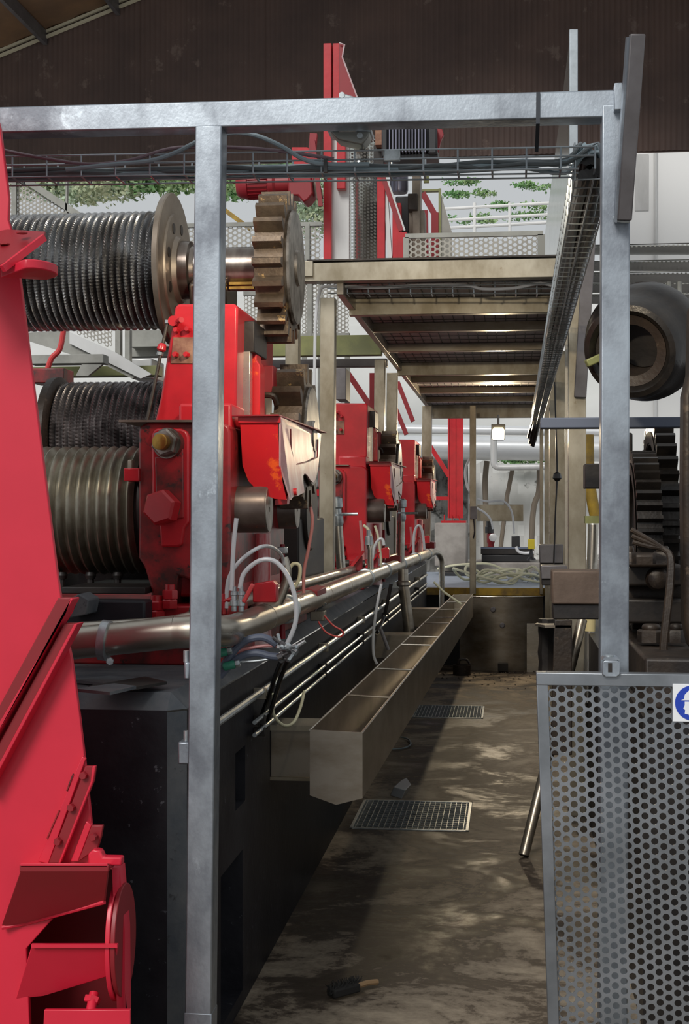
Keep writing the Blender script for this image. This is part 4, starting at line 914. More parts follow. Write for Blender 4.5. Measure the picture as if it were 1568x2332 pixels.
# ================================================================== HOSES AND VALVES by the first mill
def hose(name, pts, r, m_, lab, cat='hose', grp=None, sm=6):
    return tag(build(name, MB().tube([P(*q) for q in pts], r, 10, sm), m_), lab, cat, grp)
hose('clear_hose', [(538, 1180, 4.42), (531, 1250, 4.42), (527, 1345, 4.42)], 0.007, 'hose_clear', 'short straight clear hose standing right of the front post below the journal')
hose('clear_hose', [(515, 1385, 4.5), (520, 1320, 4.5), (548, 1276, 4.5), (590, 1247, 4.55), (618, 1246, 4.7), (640, 1264, 4.95), (646, 1285, 5.0)], 0.0065, 'hose_clear', 'upper arching clear hose bent into the pipe riser')
hose('clear_hose', [(546, 1340, 4.42), (556, 1305, 4.42), (590, 1277, 4.42), (625, 1278, 4.42), (655, 1312, 4.42), (672, 1365, 4.42), (672, 1420, 4.42), (648, 1478, 4.42)], 0.0075, 'hose_clear', 'lower arching clear hose looping down in front of the stainless pipe')
hose('clear_hose', [(655, 1300, 5.2), (668, 1284, 5.2), (682, 1290, 5.2), (680, 1320, 5.2), (665, 1345, 5.2)], 0.007, 'hose_cream', 'small yellowish clear hose loop right of the riser')
hose('pink_hose', [(703, 1108, 5.7), (706, 1150, 5.7), (711, 1190, 5.7), (702, 1250, 5.7), (692, 1300, 5.7), (691, 1352, 5.7)], 0.007, 'hose_pink', 'pinkish hose hanging down left of the near walkway post')
hose('red_wire', [(738, 1402, 6.1), (758, 1424, 6.1), (778, 1436, 6.1), (780, 1446, 6.1), (768, 1450, 6.1), (742, 1440, 6.1), (724, 1415, 6.1)], 0.004, 'hose_red', 'thin red wire looping below the small beige box', 'wire')
for i, (x, rh) in enumerate(((533, 0), (549, 1))):
    v = thing('ball_valve', ('plain' if i == 0 else 'red-handled') + ' small brass-coloured hose valve right of the front post', 'valve', P(x, 1392, 4.42))
    a_ = P(x, 1392, 4.42); b_ = P(x, 1340, 4.42)
    build('body', MB().lathe(a_, (0, 0, 1), [(0, 0.009), (0.016, 0.009), (0.018, 0.013), (0.034, 0.013), (0.036, 0.009), (0.05, 0.009), (0.052, 0.012), (0.062, 0.012), (0.064, 0.007), (0.078, 0.007)], 12), 'zinc', v)
    if rh: build('handle', MB().bar(P(554, 1372, 4.40), P(576, 1330, 4.40), 0.014, 0.012), 'hose_red', v, bev=0.004)
# red tap spindles on the bed of the first mill
tag(build('red_spindle', MB().tube([P(500, 1370, 4.5), P(528, 1364, 4.5)], 0.008, 8).tube([P(508, 1352, 4.5), P(508, 1398, 4.5)], 0.008, 8), 'red'), 'red cross-shaped tap spindle right of the front post', 'tap')
# hydraulic hoses, fittings and manifold below the pipe
Yh = 4.28
hose('hydraulic_hose', [(500, 1530, Yh), (530, 1486, Yh), (562, 1458, Yh), (600, 1452, Yh), (630, 1468, Yh)], 0.012, 'hose_blue', 'upper dark hydraulic hose curving below the stainless pipe')
hose('hydraulic_hose', [(500, 1540, Yh), (540, 1500, Yh), (580, 1487, Yh), (615, 1494, Yh), (640, 1496, Yh)], 0.012, 'hose_blue', 'lower dark hydraulic hose ending at the valve cluster')
hose('pale_tube', [(500, 1496, Yh), (560, 1478, Yh), (615, 1470, Yh), (650, 1478, Yh)], 0.005, 'hose_pink', 'thin pale tube among the dark hydraulic hoses', 'tube')
hose('grease_line', [(500, 1492, Yh + 0.02), (540, 1506, Yh), (600, 1503, Yh), (645, 1490, Yh)], 0.005, 'zinc', 'thin zinc grease line with green fitting below the pipe', 'pipe')
for (x, y, lab) in ((505, 1487, 'upper green hose fitting against the front post'), (523, 1516, 'lower green hose fitting right of the front post')):
    t = thing('hose_fitting', lab, 'fitting', P(x, y + 8, Yh - 0.02)); c = P(x, y, Yh - 0.02)
    build('sleeve', MB().lathe(c - Vector((0.02, 0, 0.004)), (1, 0, 0.25), [(0, 0.010), (0.004, 0.013), (0.034, 0.013), (0.04, 0.009)], 12), 'green_fit', t)
    build('nut', MB().hexn(c + Vector((0.018, 0, 0.006)), (1, 0, 0.25), 0.012, 0.014), 'zinc', t)
mf = thing('valve_cluster', 'cluster of small hydraulic valves and fittings on the plinth corner', 'valve', P(650, 1500, Yh))
random.seed(5)
build('manifold', pbox(636, 1482, 664, 1500, Yh, Yh + 0.04), 'alu_dark', mf, bev=0.004)
for q in range(9):
    c = P(630 + 5 * q + random.uniform(-4, 4), 1486 + random.uniform(-16, 22), Yh - 0.01); d_ = Vector((random.uniform(-1, 1), random.uniform(-0.6, 0.2), random.uniform(-0.6, 0.6)))
    build('fitting', MB().hexn(c, d_, 0.010, 0.016).cyl(c, c + d_.normalized() * 0.045, 0.0055, 8), 'zinc' if q % 3 else 'alu_dark', mf)
hose('black_hose', [(640, 1505, 4.6), (628, 1535, 4.7), (610, 1590, 4.9), (592, 1640, 5.0), (584, 1668, 5.0)], 0.008, 'cable_black', 'left black hose dropping from the valve cluster down the plinth')
hose('black_hose', [(655, 1505, 4.7), (640, 1540, 4.75), (622, 1600, 4.95), (606, 1655, 5.1)], 0.008, 'cable_black', 'right black hose dropping from the valve cluster down the plinth')
hose('clear_hose', [(622, 1580, 5.0), (622, 1625, 5.05), (645, 1652, 5.1), (668, 1645, 5.2), (684, 1610, 5.3), (692, 1575, 5.4)], 0.006, 'hose_cream', 'drooping pale hose loop on the plinth above the trough bracket')
hose('blue_hose', [(868, 1330, 7.9), (858, 1380, 7.9), (850, 1440, 7.9), (850, 1490, 7.9), (858, 1512, 7.9)], 0.008, 'hose_clear', 'bluish clear hose hanging down the plinth behind the trough')
hose('black_hose', [(890, 1330, 8.6), (880, 1380, 8.6), (872, 1410, 8.6), (858, 1440, 8.4)], 0.011, 'cable_black', 'black hose crossing the conduits halfway along the plinth')
hose('steel_lance', [(866, 1432, 8.0), (884, 1480, 8.0)], 0.010, 'alu_dark', 'short dark rod resting against the trough bracket', 'rod', None, 0)
hose('clear_hose', [(820, 1186, 8.9), (824, 1230, 8.9), (829, 1300, 8.9)], 0.010, 'hose_pink', 'straight pinkish hose hanging in front of the second mill')
hose('clear_hose', [(827, 1196, 8.8), (838, 1206, 8.8), (846, 1228, 8.8), (849, 1268, 8.8)], 0.009, 'hose_cream', 'pale hose bending down from the second mill journal')
hose('clear_hose', [(853, 1197, 9.0), (860, 1220, 9.0), (866, 1262, 9.0), (868, 1292, 9.0)], 0.008, 'hose_cream', 'thin tan hose right of the second mill journal')
hose('clear_hose', [(848, 1272, 8.6), (852, 1246, 8.6), (862, 1229, 8.6), (871, 1229, 8.6), (874, 1242, 8.6)], 0.009, 'hose_clear', 'small clear hose arch into the far pipe riser')
hose('clear_hose', [(941, 1262, 13.0), (942, 1220, 13.0), (948, 1200, 13.0), (956, 1198, 13.0), (962, 1215, 13.0), (966, 1252, 13.0)], 0.012, 'hose_clear', 'clear hose arch at the foot of the farthest mill')
hose('clear_hose', [(934, 1200, 13.2), (936, 1230, 13.2), (932, 1262, 13.2)], 0.010, 'hose_pink', 'pinkish hose hanging at the farthest mill')
for i, (x, Y, lab) in enumerate(((806, 8.5, 'red lever valve bracket at the foot of the second mill'), (842, 8.9, 'red lever valve bracket right of the second mill foot'), (936, 13.1, 'red lever valve bracket at the foot of the farthest mill'))):
    t = thing('lever_valve', lab, 'valve', P(x, 1300 if i < 2 else 1262, Y)); b_ = P(x, 1300 if i < 2 else 1262, Y); q = 1.0 if i < 2 else 1.3
    build('bracket', MB().prism([b_ + Vector((-0.05 * q, 0, 0)), b_ + Vector((0.05 * q, 0, 0)), b_ + Vector((0.05 * q, 0, 0.09 * q)), b_ + Vector((0.02 * q, 0, 0.09 * q)), b_ + Vector((-0.03 * q, 0, 0.03 * q))], (0, 0.02, 0)), 'red_dull', t, bev=0.004)
    build('lever', MB().bar(b_ + Vector((-0.02, -0.02, 0.02)), b_ + Vector((0.06 * q, -0.02, 0.12 * q)), 0.016, 0.012), 'red', t)
    build('union', MB().cyl(b_ + Vector((-0.09 * q, -0.01, 0.045 * q)), b_ + Vector((-0.03 * q, -0.01, 0.045 * q)), 0.022, 12), 'iron_brown', t)
hose('yellow_lance', [(987, 1325, 12.0), (1010, 1348, 12.0), (1050, 1376, 12.0)], 0.010, 'hose_cream', 'yellowish rod lying slanted across the far end of the trough', 'rod', None, 0)
# loose scrap plates on the plinth by the chute
for i, pts in enumerate(([(165, 1548), (250, 1538), (300, 1546), (240, 1556)], [(200, 1562), (330, 1540), (380, 1552), (300, 1566)], [(170, 1568), (260, 1556), (310, 1562), (250, 1576)])):
    tag(build('scrap_plate', MB().prism([PZ(x, y, LZ + 0.012 * (i + 1)) for x, y in pts], (0, 0, -0.008)), 'block_grey' if i != 1 else 'iron_black'), ('back grey', 'dark middle', 'front grey')[i] + ' scrap of flat sheet lying on the plinth below the pipe', 'scrap', 'scraps on the plinth')

# ================================================================== FLOOR CLUTTER
lp = thing('leaning_tube', 'dark steel tube leaning from the floor behind the gate', 'tube', P(1192, 1950, 6.86))
a_ = PZ(1192, 1948, 0.012); b_ = P(1325, 1412, 7.3)
build('tube', MB().cyl(a_, b_, 0.026, 18), 'stainless_dirty', lp)
build('mouth', MB().lathe(a_ + (b_ - a_).normalized() * -0.001, -(b_ - a_), [(0, 0.024), (0.001, 0.020)], 18), 'iron_black', lp)
st_ = thing('stainless_tube', 'upright bright stainless tube with domed top standing behind the brown box', 'tube', P(1335, 1605, 6.4))
a_, b_ = P(1337, 1600, 7.74), P(1350, 1195, 7.78)
build('tube', MB().cyl(a_, b_, 0.028, 18).lathe(b_, (b_ - a_), [(0, 0.028), (0.014, 0.024), (0.024, 0.013), (0.027, 0.002)], 18), 'stainless', st_)
build('tape_label', MB().lathe(a_ + (b_ - a_) * 0.40, (b_ - a_), [(0, 0.0288), (0.07, 0.0288)], 18, False, False), 'tape', st_)
rg = thing('pipe_ring', 'rusty cut pipe ring standing on the floor before the end panel', 'pipe piece', PZ(1051, 1537, 0.0))
c = PZ(1051, 1537, 0.0)
build('ring', MB().lathe(c, (0, 0, 1), [(0, 0.09), (0.10, 0.09), (0.10, 0.082), (0.005, 0.082)], 28, False, False), 'iron_brown', rg)
m = MB(); m.tube([c + Vector((-0.06 + 0.02, 0.05, 0.10)), c + Vector((-0.02, 0.05, 0.15)), c + Vector((0.05, 0.04, 0.15)), c + Vector((0.085, 0.02, 0.10))], 0.014, 8, 4)
build('handle', m, 'iron_brown', rg)
bs = thing('hand_brush', 'black hand brush with pale wooden handle lying on the floor', 'brush', PZ(800, 2250, 0))
a_, b_ = PZ(752, 2262, 0.025), PZ(812, 2246, 0.025); c_ = PZ(858, 2236, 0.02)
build('head', MB().bar(a_, b_, 0.045, 0.03, (0, 1, 0)), 'bristle', bs, bev=0.006)
m = MB()
for q in range(260):
    t = random.random(); p_ = lerp(a_, b_, t) + Vector((0, random.uniform(-0.02, 0.02), 0)); d_ = Vector((random.uniform(-0.4, 0.4), random.uniform(0.1, 0.8), random.uniform(-0.1, 0.7))).normalized() * 0.035
    m.tube([p_, p_ + d_], 0.0012, 3, 0, False)
o = build('bristles', m, 'bristle', bs); o['kind'] = 'stuff'
build('handle', MB().tube([b_, lerp(b_, c_, 0.5) + Vector((0, 0, 0.004)), c_], 0.010, 8), 'wood', bs)
tag(build('plastic_wrap', MB().prism([PZ(888, 1812, 0), PZ(905, 1796, 0), PZ(918, 1790, 0), PZ(928, 1806, 0), PZ(914, 1820, 0)], (0.02, 0.01, 0.05)), 'plastic', bev=0.004), 'crumpled clear plastic scrap beside the near drain grating', 'plastic')
tag(build('wire_loop', MB().tube([PZ(890, 1706, 0.01), PZ(918, 1704, 0.012), PZ(934, 1696, 0.012), PZ(930, 1684, 0.012), PZ(912, 1678, 0.012)], 0.006, 6, 5), 'cable_grey'), 'grey wire loop on the floor beside the trough', 'wire')
random.seed(11)
m = MB()
for q in range(90):
    p_ = PZ(random.uniform(1000, 1215), 1530 + abs(random.gauss(0, 14)), 0.004); r_ = random.uniform(0.006, 0.022)
    m.add([p_ + Vector((r_ * random.uniform(.5, 1) * math.cos(g), r_ * random.uniform(.5, 1) * math.sin(g), 0)) for g in (0, 1.3, 2.6, 3.9, 5.2)] + [p_ + Vector((0, 0, r_ * 0.6))], [(0, 1, 5), (1, 2, 5), (2, 3, 5), (3, 4, 5), (4, 0, 5)])
o = build('floor_debris', m, 'iron_brown'); o['kind'] = 'stuff'; tag(o, 'dark crumbs of debris along the foot of the end panel', 'debris')

# ================================================================== OLD DARK MILL, right side, overhead shade put into its colours
cw_ = P(1446, 792, 5.6)
wd = thing('dark_flywheel', 'large dark hollow drum end of the old mill behind the right post', 'drum', cw_ - Vector((0, 0, 0.24)))
axw = Vector((-0.43, -1, -0.34)); kw = 5.6 / F
build('shell', MB().lathe(cw_ - axw.normalized() * 0.16, axw, [(0, 134 * kw), (0.08, 134 * kw), (0.11, 126 * kw), (0.15, 116 * kw), (0.20, 112 * kw), (0.235, 104 * kw), (0.24, 92 * kw), (0.225, 82 * kw), (0.215, 80 * kw)], 64, True, False), 'gear_shaded', wd)
build('liner', MB().lathe(cw_ + axw.normalized() * 0.06, axw, [(0, 80 * kw), (-0.01, 62 * kw), (-0.012, 58 * kw), (-0.20, 56 * kw)], 56, False, True), 'iron_brown', wd)
build('hub_plug', MB().lathe(cw_ - axw.normalized() * 0.12, axw, [(0, 56 * kw), (0.03, 55 * kw)], 40), 'iron_black', wd)
build('spoke', MB().bar(cw_ + Vector((-0.19, -0.05, -0.065)), cw_ + Vector((-0.07, -0.03, -0.01)), 0.03, 0.04, (0, 0, 1)), 'olive', wd, bev=0.005)
# dark gears
def dgear(px0, px1, yc, r_px, n, Y, lab, hollow):
    z = P(px0, yc, Y).z; k_ = Y / F; r = r_px * k_
    x0 = P(px0, yc, Y - r * 0.9).x; x1 = P(px1, yc, Y - r * 0.9).x
    t = thing('dark_gear', lab, 'gear', ((x0 + x1) / 2, Y, z - r), 'dark gears of the old mill')
    build('toothed_rim', MB().gear((x0, Y, z), (1, 0, 0), r * 0.90, r, n, x1 - x0, r * 0.74), 'gear_shaded', t, ang=30)
    build('web', MB().lathe((x0 + 0.03, Y, z), (1, 0, 0), [(0, r * 0.78), (0.02, r * 0.78)], 48), 'iron_black', t)
    build('rim_face', MB().lathe((x0 - 0.004, Y, z), (1, 0, 0), [(0, r * 0.87), (0.0, r * 0.76), (0.03, r * 0.75)], 48, False, False), 'iron_brown', t)
dgear(1450, 1508, 1235, 205, 44, 5.9, 'nearer dark greasy gear wheel right of the right post', True)
dgear(1500, 1546, 1190, 235, 40, 6.7, 'farther larger dark gear wheel behind the nearer one', True)
# cast base of the old mill with nuts
ob = thing('old_mill_base', 'dark brown cast iron mill base with big nuts behind the right post', 'machine', P(1480, 1540, 5.2))
build('upper_block', pbox(1432, 1262, 1526, 1292, 5.30, 6.2), 'iron_brown', ob, bev=0.01)
build('middle_block', pbox(1425, 1288, 1560, 1335, 5.36, 6.2), 'iron_black', ob, bev=0.01)
build('barrel', MB().cyl(P(1418, 1352, 5.55), P(1600, 1352, 5.55), 0.075, 28), 'iron_brown', ob)
build('lower_block', pbox(1425, 1365, 1600, 1420, 5.40, 6.2), 'iron_black', ob, bev=0.01)
build('base_slab', MB().box(0.44, 1.6, 4.75, 6.6, 1.0, P(1480, 1470, 5.2).z), 'iron_brown', ob, bev=0.01)
for (x, y, r) in ((1482, 1462, 32), (1540, 1462, 24), (1508, 1285, 22), (1432, 1285, 16)):
    c = P(x, y, 5.2); k_ = 5.2 / F
    n_ = build('base_nut', MB().hexn(c, (0, 0, 1), r * k_, 0.045, 0.25), 'iron_brown', ob)
    build('stud_end', MB().lathe(c + Vector((0, 0, 0.045)), (0, 0, 1), [(0, r * k_ * 0.62), (0.006, r * k_ * 0.66), (0.014, r * k_ * 0.62), (0.02, r * k_ * 0.5)], 18), 'iron_brown', n_)
build('boss', MB().lathe(P(1496, 1318, 5.36), (0, -1, 0), [(0, 0.045), (0.03, 0.036), (0.04, 0.02)], 20), 'iron_brown', ob)
tag(build('blue_beam', pbox(1230, 948, 1700, 975, 6.1, 6.2), 'hose_blue', bev=0.004), 'bluish grimy beam under the dark drum end', 'beam')
tag(build('brown_casting', MB().prism([P(x, y, 5.0) for x, y in ((1572, 690), (1568, 850), (1556, 900), (1554, 1100), (1558, 1420), (1572, 1480), (1720, 1480), (1720, 690))], (0, 0.12, 0)), 'iron_brown', bev=0.015), 'rough brown cast iron cheek cut by the right picture edge', 'machine')
tag(build('far_casting', pbox(1425, 985, 1440, 1260, 6.9, 7.4).box(*(lambda a, b: (a.x, b.x, 6.9, 7.5, a.z, b.z))(P(1440, 1300, 6.9), P(1700, 1100, 6.9))), 'iron_black', bev=0.01), 'black casting behind the dark gear wheels', 'machine')
for q in range(3):
    tag(build('hanging_cable', MB().tube([P(1436 + 2 * q, 1206 + 14 * q, 5.1), P(1475, 1228 + 8 * q, 5.1), P(1508, 1250, 5.1), P(1523 + 3 * q, 1270, 5.08), P(1520 + 4 * q, 1340, 5.06), P(1510 + 4 * q, 1430, 5.05), P(1506 + 4 * q, 1480, 5.05), P(1512 + 5 * q, 1512, 5.05), P(1540, 1510, 5.05), P(1620, 1470, 5.05)], 0.009, 8, 5), 'iron_brown'),
        'dirty brown cable hanging in a bundle on the old mill base', 'cable', 'hanging cables on the old mill')
# box couplings sticking into the corridor from the right
def coupling(px0, py0, px1, py1, Y, lab, m_='iron_box'):
    t = thing('coupling_box', lab, 'machine part', P((px0 + px1) / 2, py1, Y), 'couplings beside the right posts')
    ys_ = py0 + (py1 - py0) * 0.69
    build('cover', pbox(px0, py0, px1 + 14, ys_, Y, Y + 0.16), m_, t, bev=0.006)
    build('body', pbox(px0 + 2, ys_, px1 + 14, py1, Y + 0.012, Y + 0.15), 'iron_black', t, bev=0.004)
coupling(1256, 1300, 1362, 1410, 4.9, 'big rusty brown box coupling left of the right post')
coupling(1231, 1288, 1276, 1333, 8.4, 'small grey box coupling behind the rusty brown one', 'alu_dark')
coupling(1228, 1240, 1268, 1302, 9.6, 'far dark box coupling above the small grey one', 'alu_dark')
tag(build('dark_beam', pbox(1332, 1055, 1500, 1112, 7.0, 7.2), 'iron_black', bev=0.004), 'dark horizontal beam between the right-hand posts', 'beam')
tag(build('green_beam', pbox(1332, 1175, 1480, 1192, 7.2, 7.3), 'olive'), 'thin greenish beam below the dark beam at the right posts', 'beam')
tag(build('yellow_pipe', MB().tube([P(1338, 990, 8.6), P(1340, 1080, 8.6), P(1346, 1130, 8.6), P(1358, 1190, 8.6)], 0.035, 14, 4), 'yellow_edge'), 'bent yellow pipe between the right-hand posts', 'pipe')
tag(build('bark_post', MB().lathe(P(1246, 1530, 7.3), (0, 0, 1), [(0, 0.05), (0.05, 0.046), (0.1, 0.052), (0.16, 0.045), (0.21, 0.05), (0.27, 0.048)], 10), 'iron_black'), 'rough black stump-like post below the small ledge at right', 'post')
tag(build('ledge_plate', MB().prism([P(1218, 1420, 7.1), P(1240, 1424, 6.9), P(1300, 1424, 6.9), P(1300, 1418, 7.3), P(1222, 1418, 7.3)], (0, 0, -0.012)), 'flange_steel'), 'thin steel ledge plate beside the rusty brown coupling', 'plate')
tag(build('right_skirt', MB().prism([P(1262, 1412, 6.9), P(1302, 1412, 6.9), P(1302, 1720, 6.9), P(1252, 1720, 6.9)], (0, 0.03, 0)), 'iron_brown', bev=0.004), 'brown steel skirt plate below the rusty brown coupling', 'plate')
tag(build('hang_wire', MB().tube([P(1262, 870, 9.5), P(1266, 1000, 9.5), P(1268, 1080, 9.5), P(1264, 1170, 9.5), P(1260, 1290, 9.5)], 0.006, 6, 4).lathe(P(1268, 1096, 9.5), (0, 0, 1), [(0, 0.012), (0.02, 0.03), (0.05, 0.024), (0.06, 0.01)], 8), 'cable_black'), 'black wire with a knot hanging down the right row of posts', 'wire')
# walkway with serrated treads beyond, right
wk = thing('grated_stairs', 'pale open steel stairway of serrated treads at the far right', 'stairs', P(1500, 660, 9.0))
for q, (py, th_) in enumerate(((549, 9), (587, 8), (612, 10), (640, 5), (665, 5))):
    Y = 9.0 + 0.25 * q
    o = build('tread', pbox(1322, py, 1760, py + th_, Y, Y + 0.03), 'grey_paint' if q else 'iron_brown', wk)
    sh = build('grating_sheet', MB().prism([P(1322, py + th_ + 2, Y + 0.02), P(1760, py + th_ + 2, Y + 0.02), P(1760, py + th_ + 22, Y + 0.23), P(1322, py + th_ + 22, Y + 0.23)], (0, 0, 0.004)), 'white_panel', wk)
    m = MB(); x = P(1322, 0, Y).x
    while x < P(1760, 0, Y).x: m.box(x, x + 0.012, Y - 0.004, Y + 0.0, P(1500, py + th_, Y).z - 0.010, P(1500, py + th_, Y).z); x += 0.028
    sr = build('serration', m, 'grey_paint', o); sr['kind'] = 'stuff'
for px in (1522, 1546):
    build('support', MB().cyl(P(px, 642, 9.2), P(px, 700, 9.2), 0.016, 8), 'grey_paint', wk)

# ================================================================== FAR END OF THE CORRIDOR
ep = thing('end_panel', 'curved stainless splash panel closing the far end of the corridor floor', 'panel', (-0.1, 14.95, 0))
xl_, xr_ = P(1046, 1400, 14.95).x, P(1236, 1400, 14.95).x; zt_ = P(1140, 1358, 14.95).z
m = MB(); n = 14
for i in range(n + 1):
    t = i / n; x = xl_ + (xr_ - xl_) * t; y = 14.95 - 0.10 * math.sin(PI * t); m.v += [Vector((x, y, 0.0)), Vector((x, y, zt_)), Vector((x, y + 0.006, 0.0)), Vector((x, y + 0.006, zt_))]
for i in range(n):
    a = 4 * i; m.f += [(a, a + 4, a + 5, a + 1), (a + 2, a + 3, a + 7, a + 6), (a + 1, a + 5, a + 7, a + 3)]
build('sheet', m, 'stainless_dirty', ep, ang=60)
build('rim', MB().tube([m.v[4 * i + 1] for i in range(n + 1)], 0.008, 8), 'stainless', ep)
build('lower_sheet', MB().box(xr_ - 0.17, xr_, 14.80, 14.84, 0.0, P(1220, 1420, 14.8).z), 'stainless', ep)
for (x, y) in ((1122, 1388), (1143, 1424)):
    build('bolt_boss', MB().lathe(P(x, y, 14.86), (0, -1, 0), [(0, 0.028), (0.02, 0.028), (0.026, 0.02)], 16), 'alu_dark', ep)
build('foot_block', pbox(1133, 1512, 1156, 1528, 14.7, 14.8), 'iron_black', ep)
# raised blue tread deck with yellow edge, beyond
DK = P(1100, 1340, 15.45).z
bdk = struct('floor_deck', MB().box(-1.6, 1.2, 15.5, 19.6, DK - 0.06, DK), 'tread_blue')
build('yellow_edge', MB().box(-1.6, 1.2, 15.47, 15.52, DK - 0.075, DK + 0.004), 'yellow_edge', bdk)
build('deck_support', MB().box(-1.6, 1.2, 15.6, 19.6, -0.2, DK - 0.06), 'pit', bdk)
# end door frame posts
for (px, lab, m_) in ((1076, 'left slim steel post of the far doorway', 'alu_warm'), (1232, 'right slim steel post of the far doorway', 'alu_warm')):
    a_ = P(px, 1342, 15.4); w_ = 0.034 if px < 1100 else 0.018
    t = thing('door_post', lab, 'post', (a_.x, 15.42, DK - 0.05), 'far doorway posts')
    build('shaft', MB().box(a_.x - w_, a_.x + w_, 15.385, 15.455, DK - 0.06, PZ0 - 0.12), m_, t, bev=0.004)
    if px < 1100:
        build('switch_box', pbox(1070, 1153, 1085, 1182, 15.34, 15.39), 'alu_dark', t, bev=0.004)
        build('cable', MB().tube([P(1078, 1182, 15.36), P(1080, 1210, 15.36), P(1077, 1226, 15.36)], 0.008, 6, 3), 'cable_black', t)
# floodlight at the far end of the corridor (lit)
fz = thing('work_light', 'glowing warm floodlight hung at the far end of the corridor', 'lamp', P(1133, 1004, 15.3))
build('housing', MB().prism([P(x, y, 15.32) for x, y in ((1118, 966), (1150, 966), (1150, 998), (1146, 1002), (1122, 1002), (1118, 998))], (0, 0.10, 0)), 'lamp_body', fz, bev=0.006)
build('lens', ppoly([(1120, 980), (1124, 974), (1144, 974), (1148, 980), (1147, 1000), (1121, 1000)], 15.305, 0.015), 'lamp_glass', fz)
build('bracket', MB().tube([P(1134, 966, 15.36), P(1134, 945, 15.36)], 0.012, 8), 'lamp_body', fz)
ld = bpy.data.lights.new('work_light_beam', 'SPOT'); ld.energy = 110; ld.color = (1.0, 0.80, 0.52); ld.spot_size = math.radians(140); ld.spot_blend = 0.5; ld.shadow_soft_size = 0.06
lo = bpy.data.objects.new('work_light_beam', ld); COL.objects.link(lo); lo.location = P(1133, 988, 15.25)
lo.rotation_euler = Vector((0.0, -0.9, -0.22)).to_track_quat('-Z', 'Y').to_euler()
# hoses coiled on the deck
random.seed(21)
m = MB(); pts = []
for i in range(46):
    g = i * 0.62; rx = 0.22 + 0.20 * abs(math.sin(i * 0.37)) + 0.08 * random.random(); ry = 0.30 + 0.25 * abs(math.cos(i * 0.29))
    pts.append(Vector((-0.20 + rx * math.cos(g) + 0.004 * i, 16.6 + ry * math.sin(g), DK + 0.02 + 0.19 * ((i * 7) % 9) / 9.0 * (0.4 + 0.6 * abs(math.sin(i * 0.8))))))
tag(build('coiled_hose', m.tube(pts, 0.015, 8, 5), 'hose_cream'), 'tangled coil of cream hose on the blue tread deck', 'hose')
tag(build('long_hose', MB().tube([P(x, y, 17.4) for x, y in ((995, 1296), (1030, 1288), (1075, 1284), (1110, 1284), (1140, 1294), (1175, 1308), (1215, 1316), (1232, 1304)) ], 0.015, 8, 6), 'hose_cream'), 'cream hose arching behind the tangled coil', 'hose')
m = MB(); random.seed(4)
for q in range(26):
    c = P(random.uniform(1165, 1240), random.uniform(1312, 1330), 16.8) ; c.z = DK + random.uniform(0.0, 0.16) * (0.3 + (c.x + 0.1))
    v_ = [c + Vector((random.uniform(-.09, .09), random.uniform(-.09, .09), random.uniform(-.02, .07))) for _ in range(4)]
    m.add(v_, [(0, 1, 2), (0, 2, 3), (1, 3, 2), (0, 3, 1)])
tag(build('plastic_sheet', m, 'plastic', ang=10), 'crumpled clear plastic sheeting on the deck by the right doorpost', 'plastic')
tag(build('dark_pallet', pbox(1000, 1305, 1110, 1318, 18.4, 18.9), 'motor_black', bev=0.004), 'low dark box behind the coiled hose', 'box')
tag(build('grey_kerb', pbox(1110, 1303, 1240, 1322, 18.6, 19.0), 'concrete', bev=0.01), 'grey concrete kerb behind the coiled hose at right', 'kerb')
# pump skid
kb = P(1150, 1280, 20.0); tag(build('pump_plinth', MB().box(kb.x - 0.9, kb.x + 1.4, 19.75, 21.2, -0.2, kb.z), 'concrete', bev=0.02), 'pale concrete base under the black pump skid', 'plinth')
sk = thing('pump_skid', 'black skid with red pump head, black motor and gauges beyond the deck', 'pump', P(1150, 1284, 20.0))
build('base', pbox(1096, 1264, 1206, 1279, 20.0, 20.5), 'motor_black', sk, bev=0.006)
build('tray', pbox(1094, 1248, 1212, 1262, 20.0, 20.5), 'iron_black', sk, bev=0.004)
build('tray_lip', pbox(1094, 1246, 1212, 1250, 19.99, 20.02), 'hose_blue', sk)
c = P(1117, 1248, 20.1); k_ = 20.1 / F
build('pump_body', MB().lathe(c, (0, 0, 1), [(0, 8 * k_), (8 * k_, 7 * k_), (14 * k_, 9 * k_), (30 * k_, 9 * k_), (36 * k_, 6 * k_)], 16), 'red_dull', sk)
build('pump_motor', MB().lathe(P(1114, 1214, 20.1), (0, 0, 1), [(0, 10 * k_), (14 * k_, 10 * k_), (16 * k_, 7 * k_), (30 * k_, 7 * k_)], 16), 'motor_black', sk)
build('gauge', MB().lathe(P(1122, 1224, 19.95), (0, -1, 0), [(0, 9 * k_), (0.03, 9 * k_), (0.035, 7 * k_)], 20), 'white_panel', sk)
build('motor_block', pbox(1164, 1221, 1183, 1247, 20.05, 20.3), 'motor_black', sk, bev=0.01)
build('conduit', MB().tube([P(1174, 1245, 20.0), P(1180, 1256, 20.0), P(1195, 1260, 20.0), P(1215, 1258, 20.0)], 0.022, 8, 4), 'hose_clear', sk)
yg = thing('yellow_gauge', 'yellow instrument on a black stand right of the pump skid', 'gauge', P(1209, 1276, 19.3))
build('stand', MB().lathe(P(1209, 1276, 19.3), (0, 0, 1), [(0, 0.07), (0.02, 0.06), (0.05, 0.03), (0.15, 0.02)], 14), 'motor_black', yg)
build('head', pbox(1202, 1228, 1217, 1251, 19.24, 19.36), 'yellow', yg, bev=0.008)
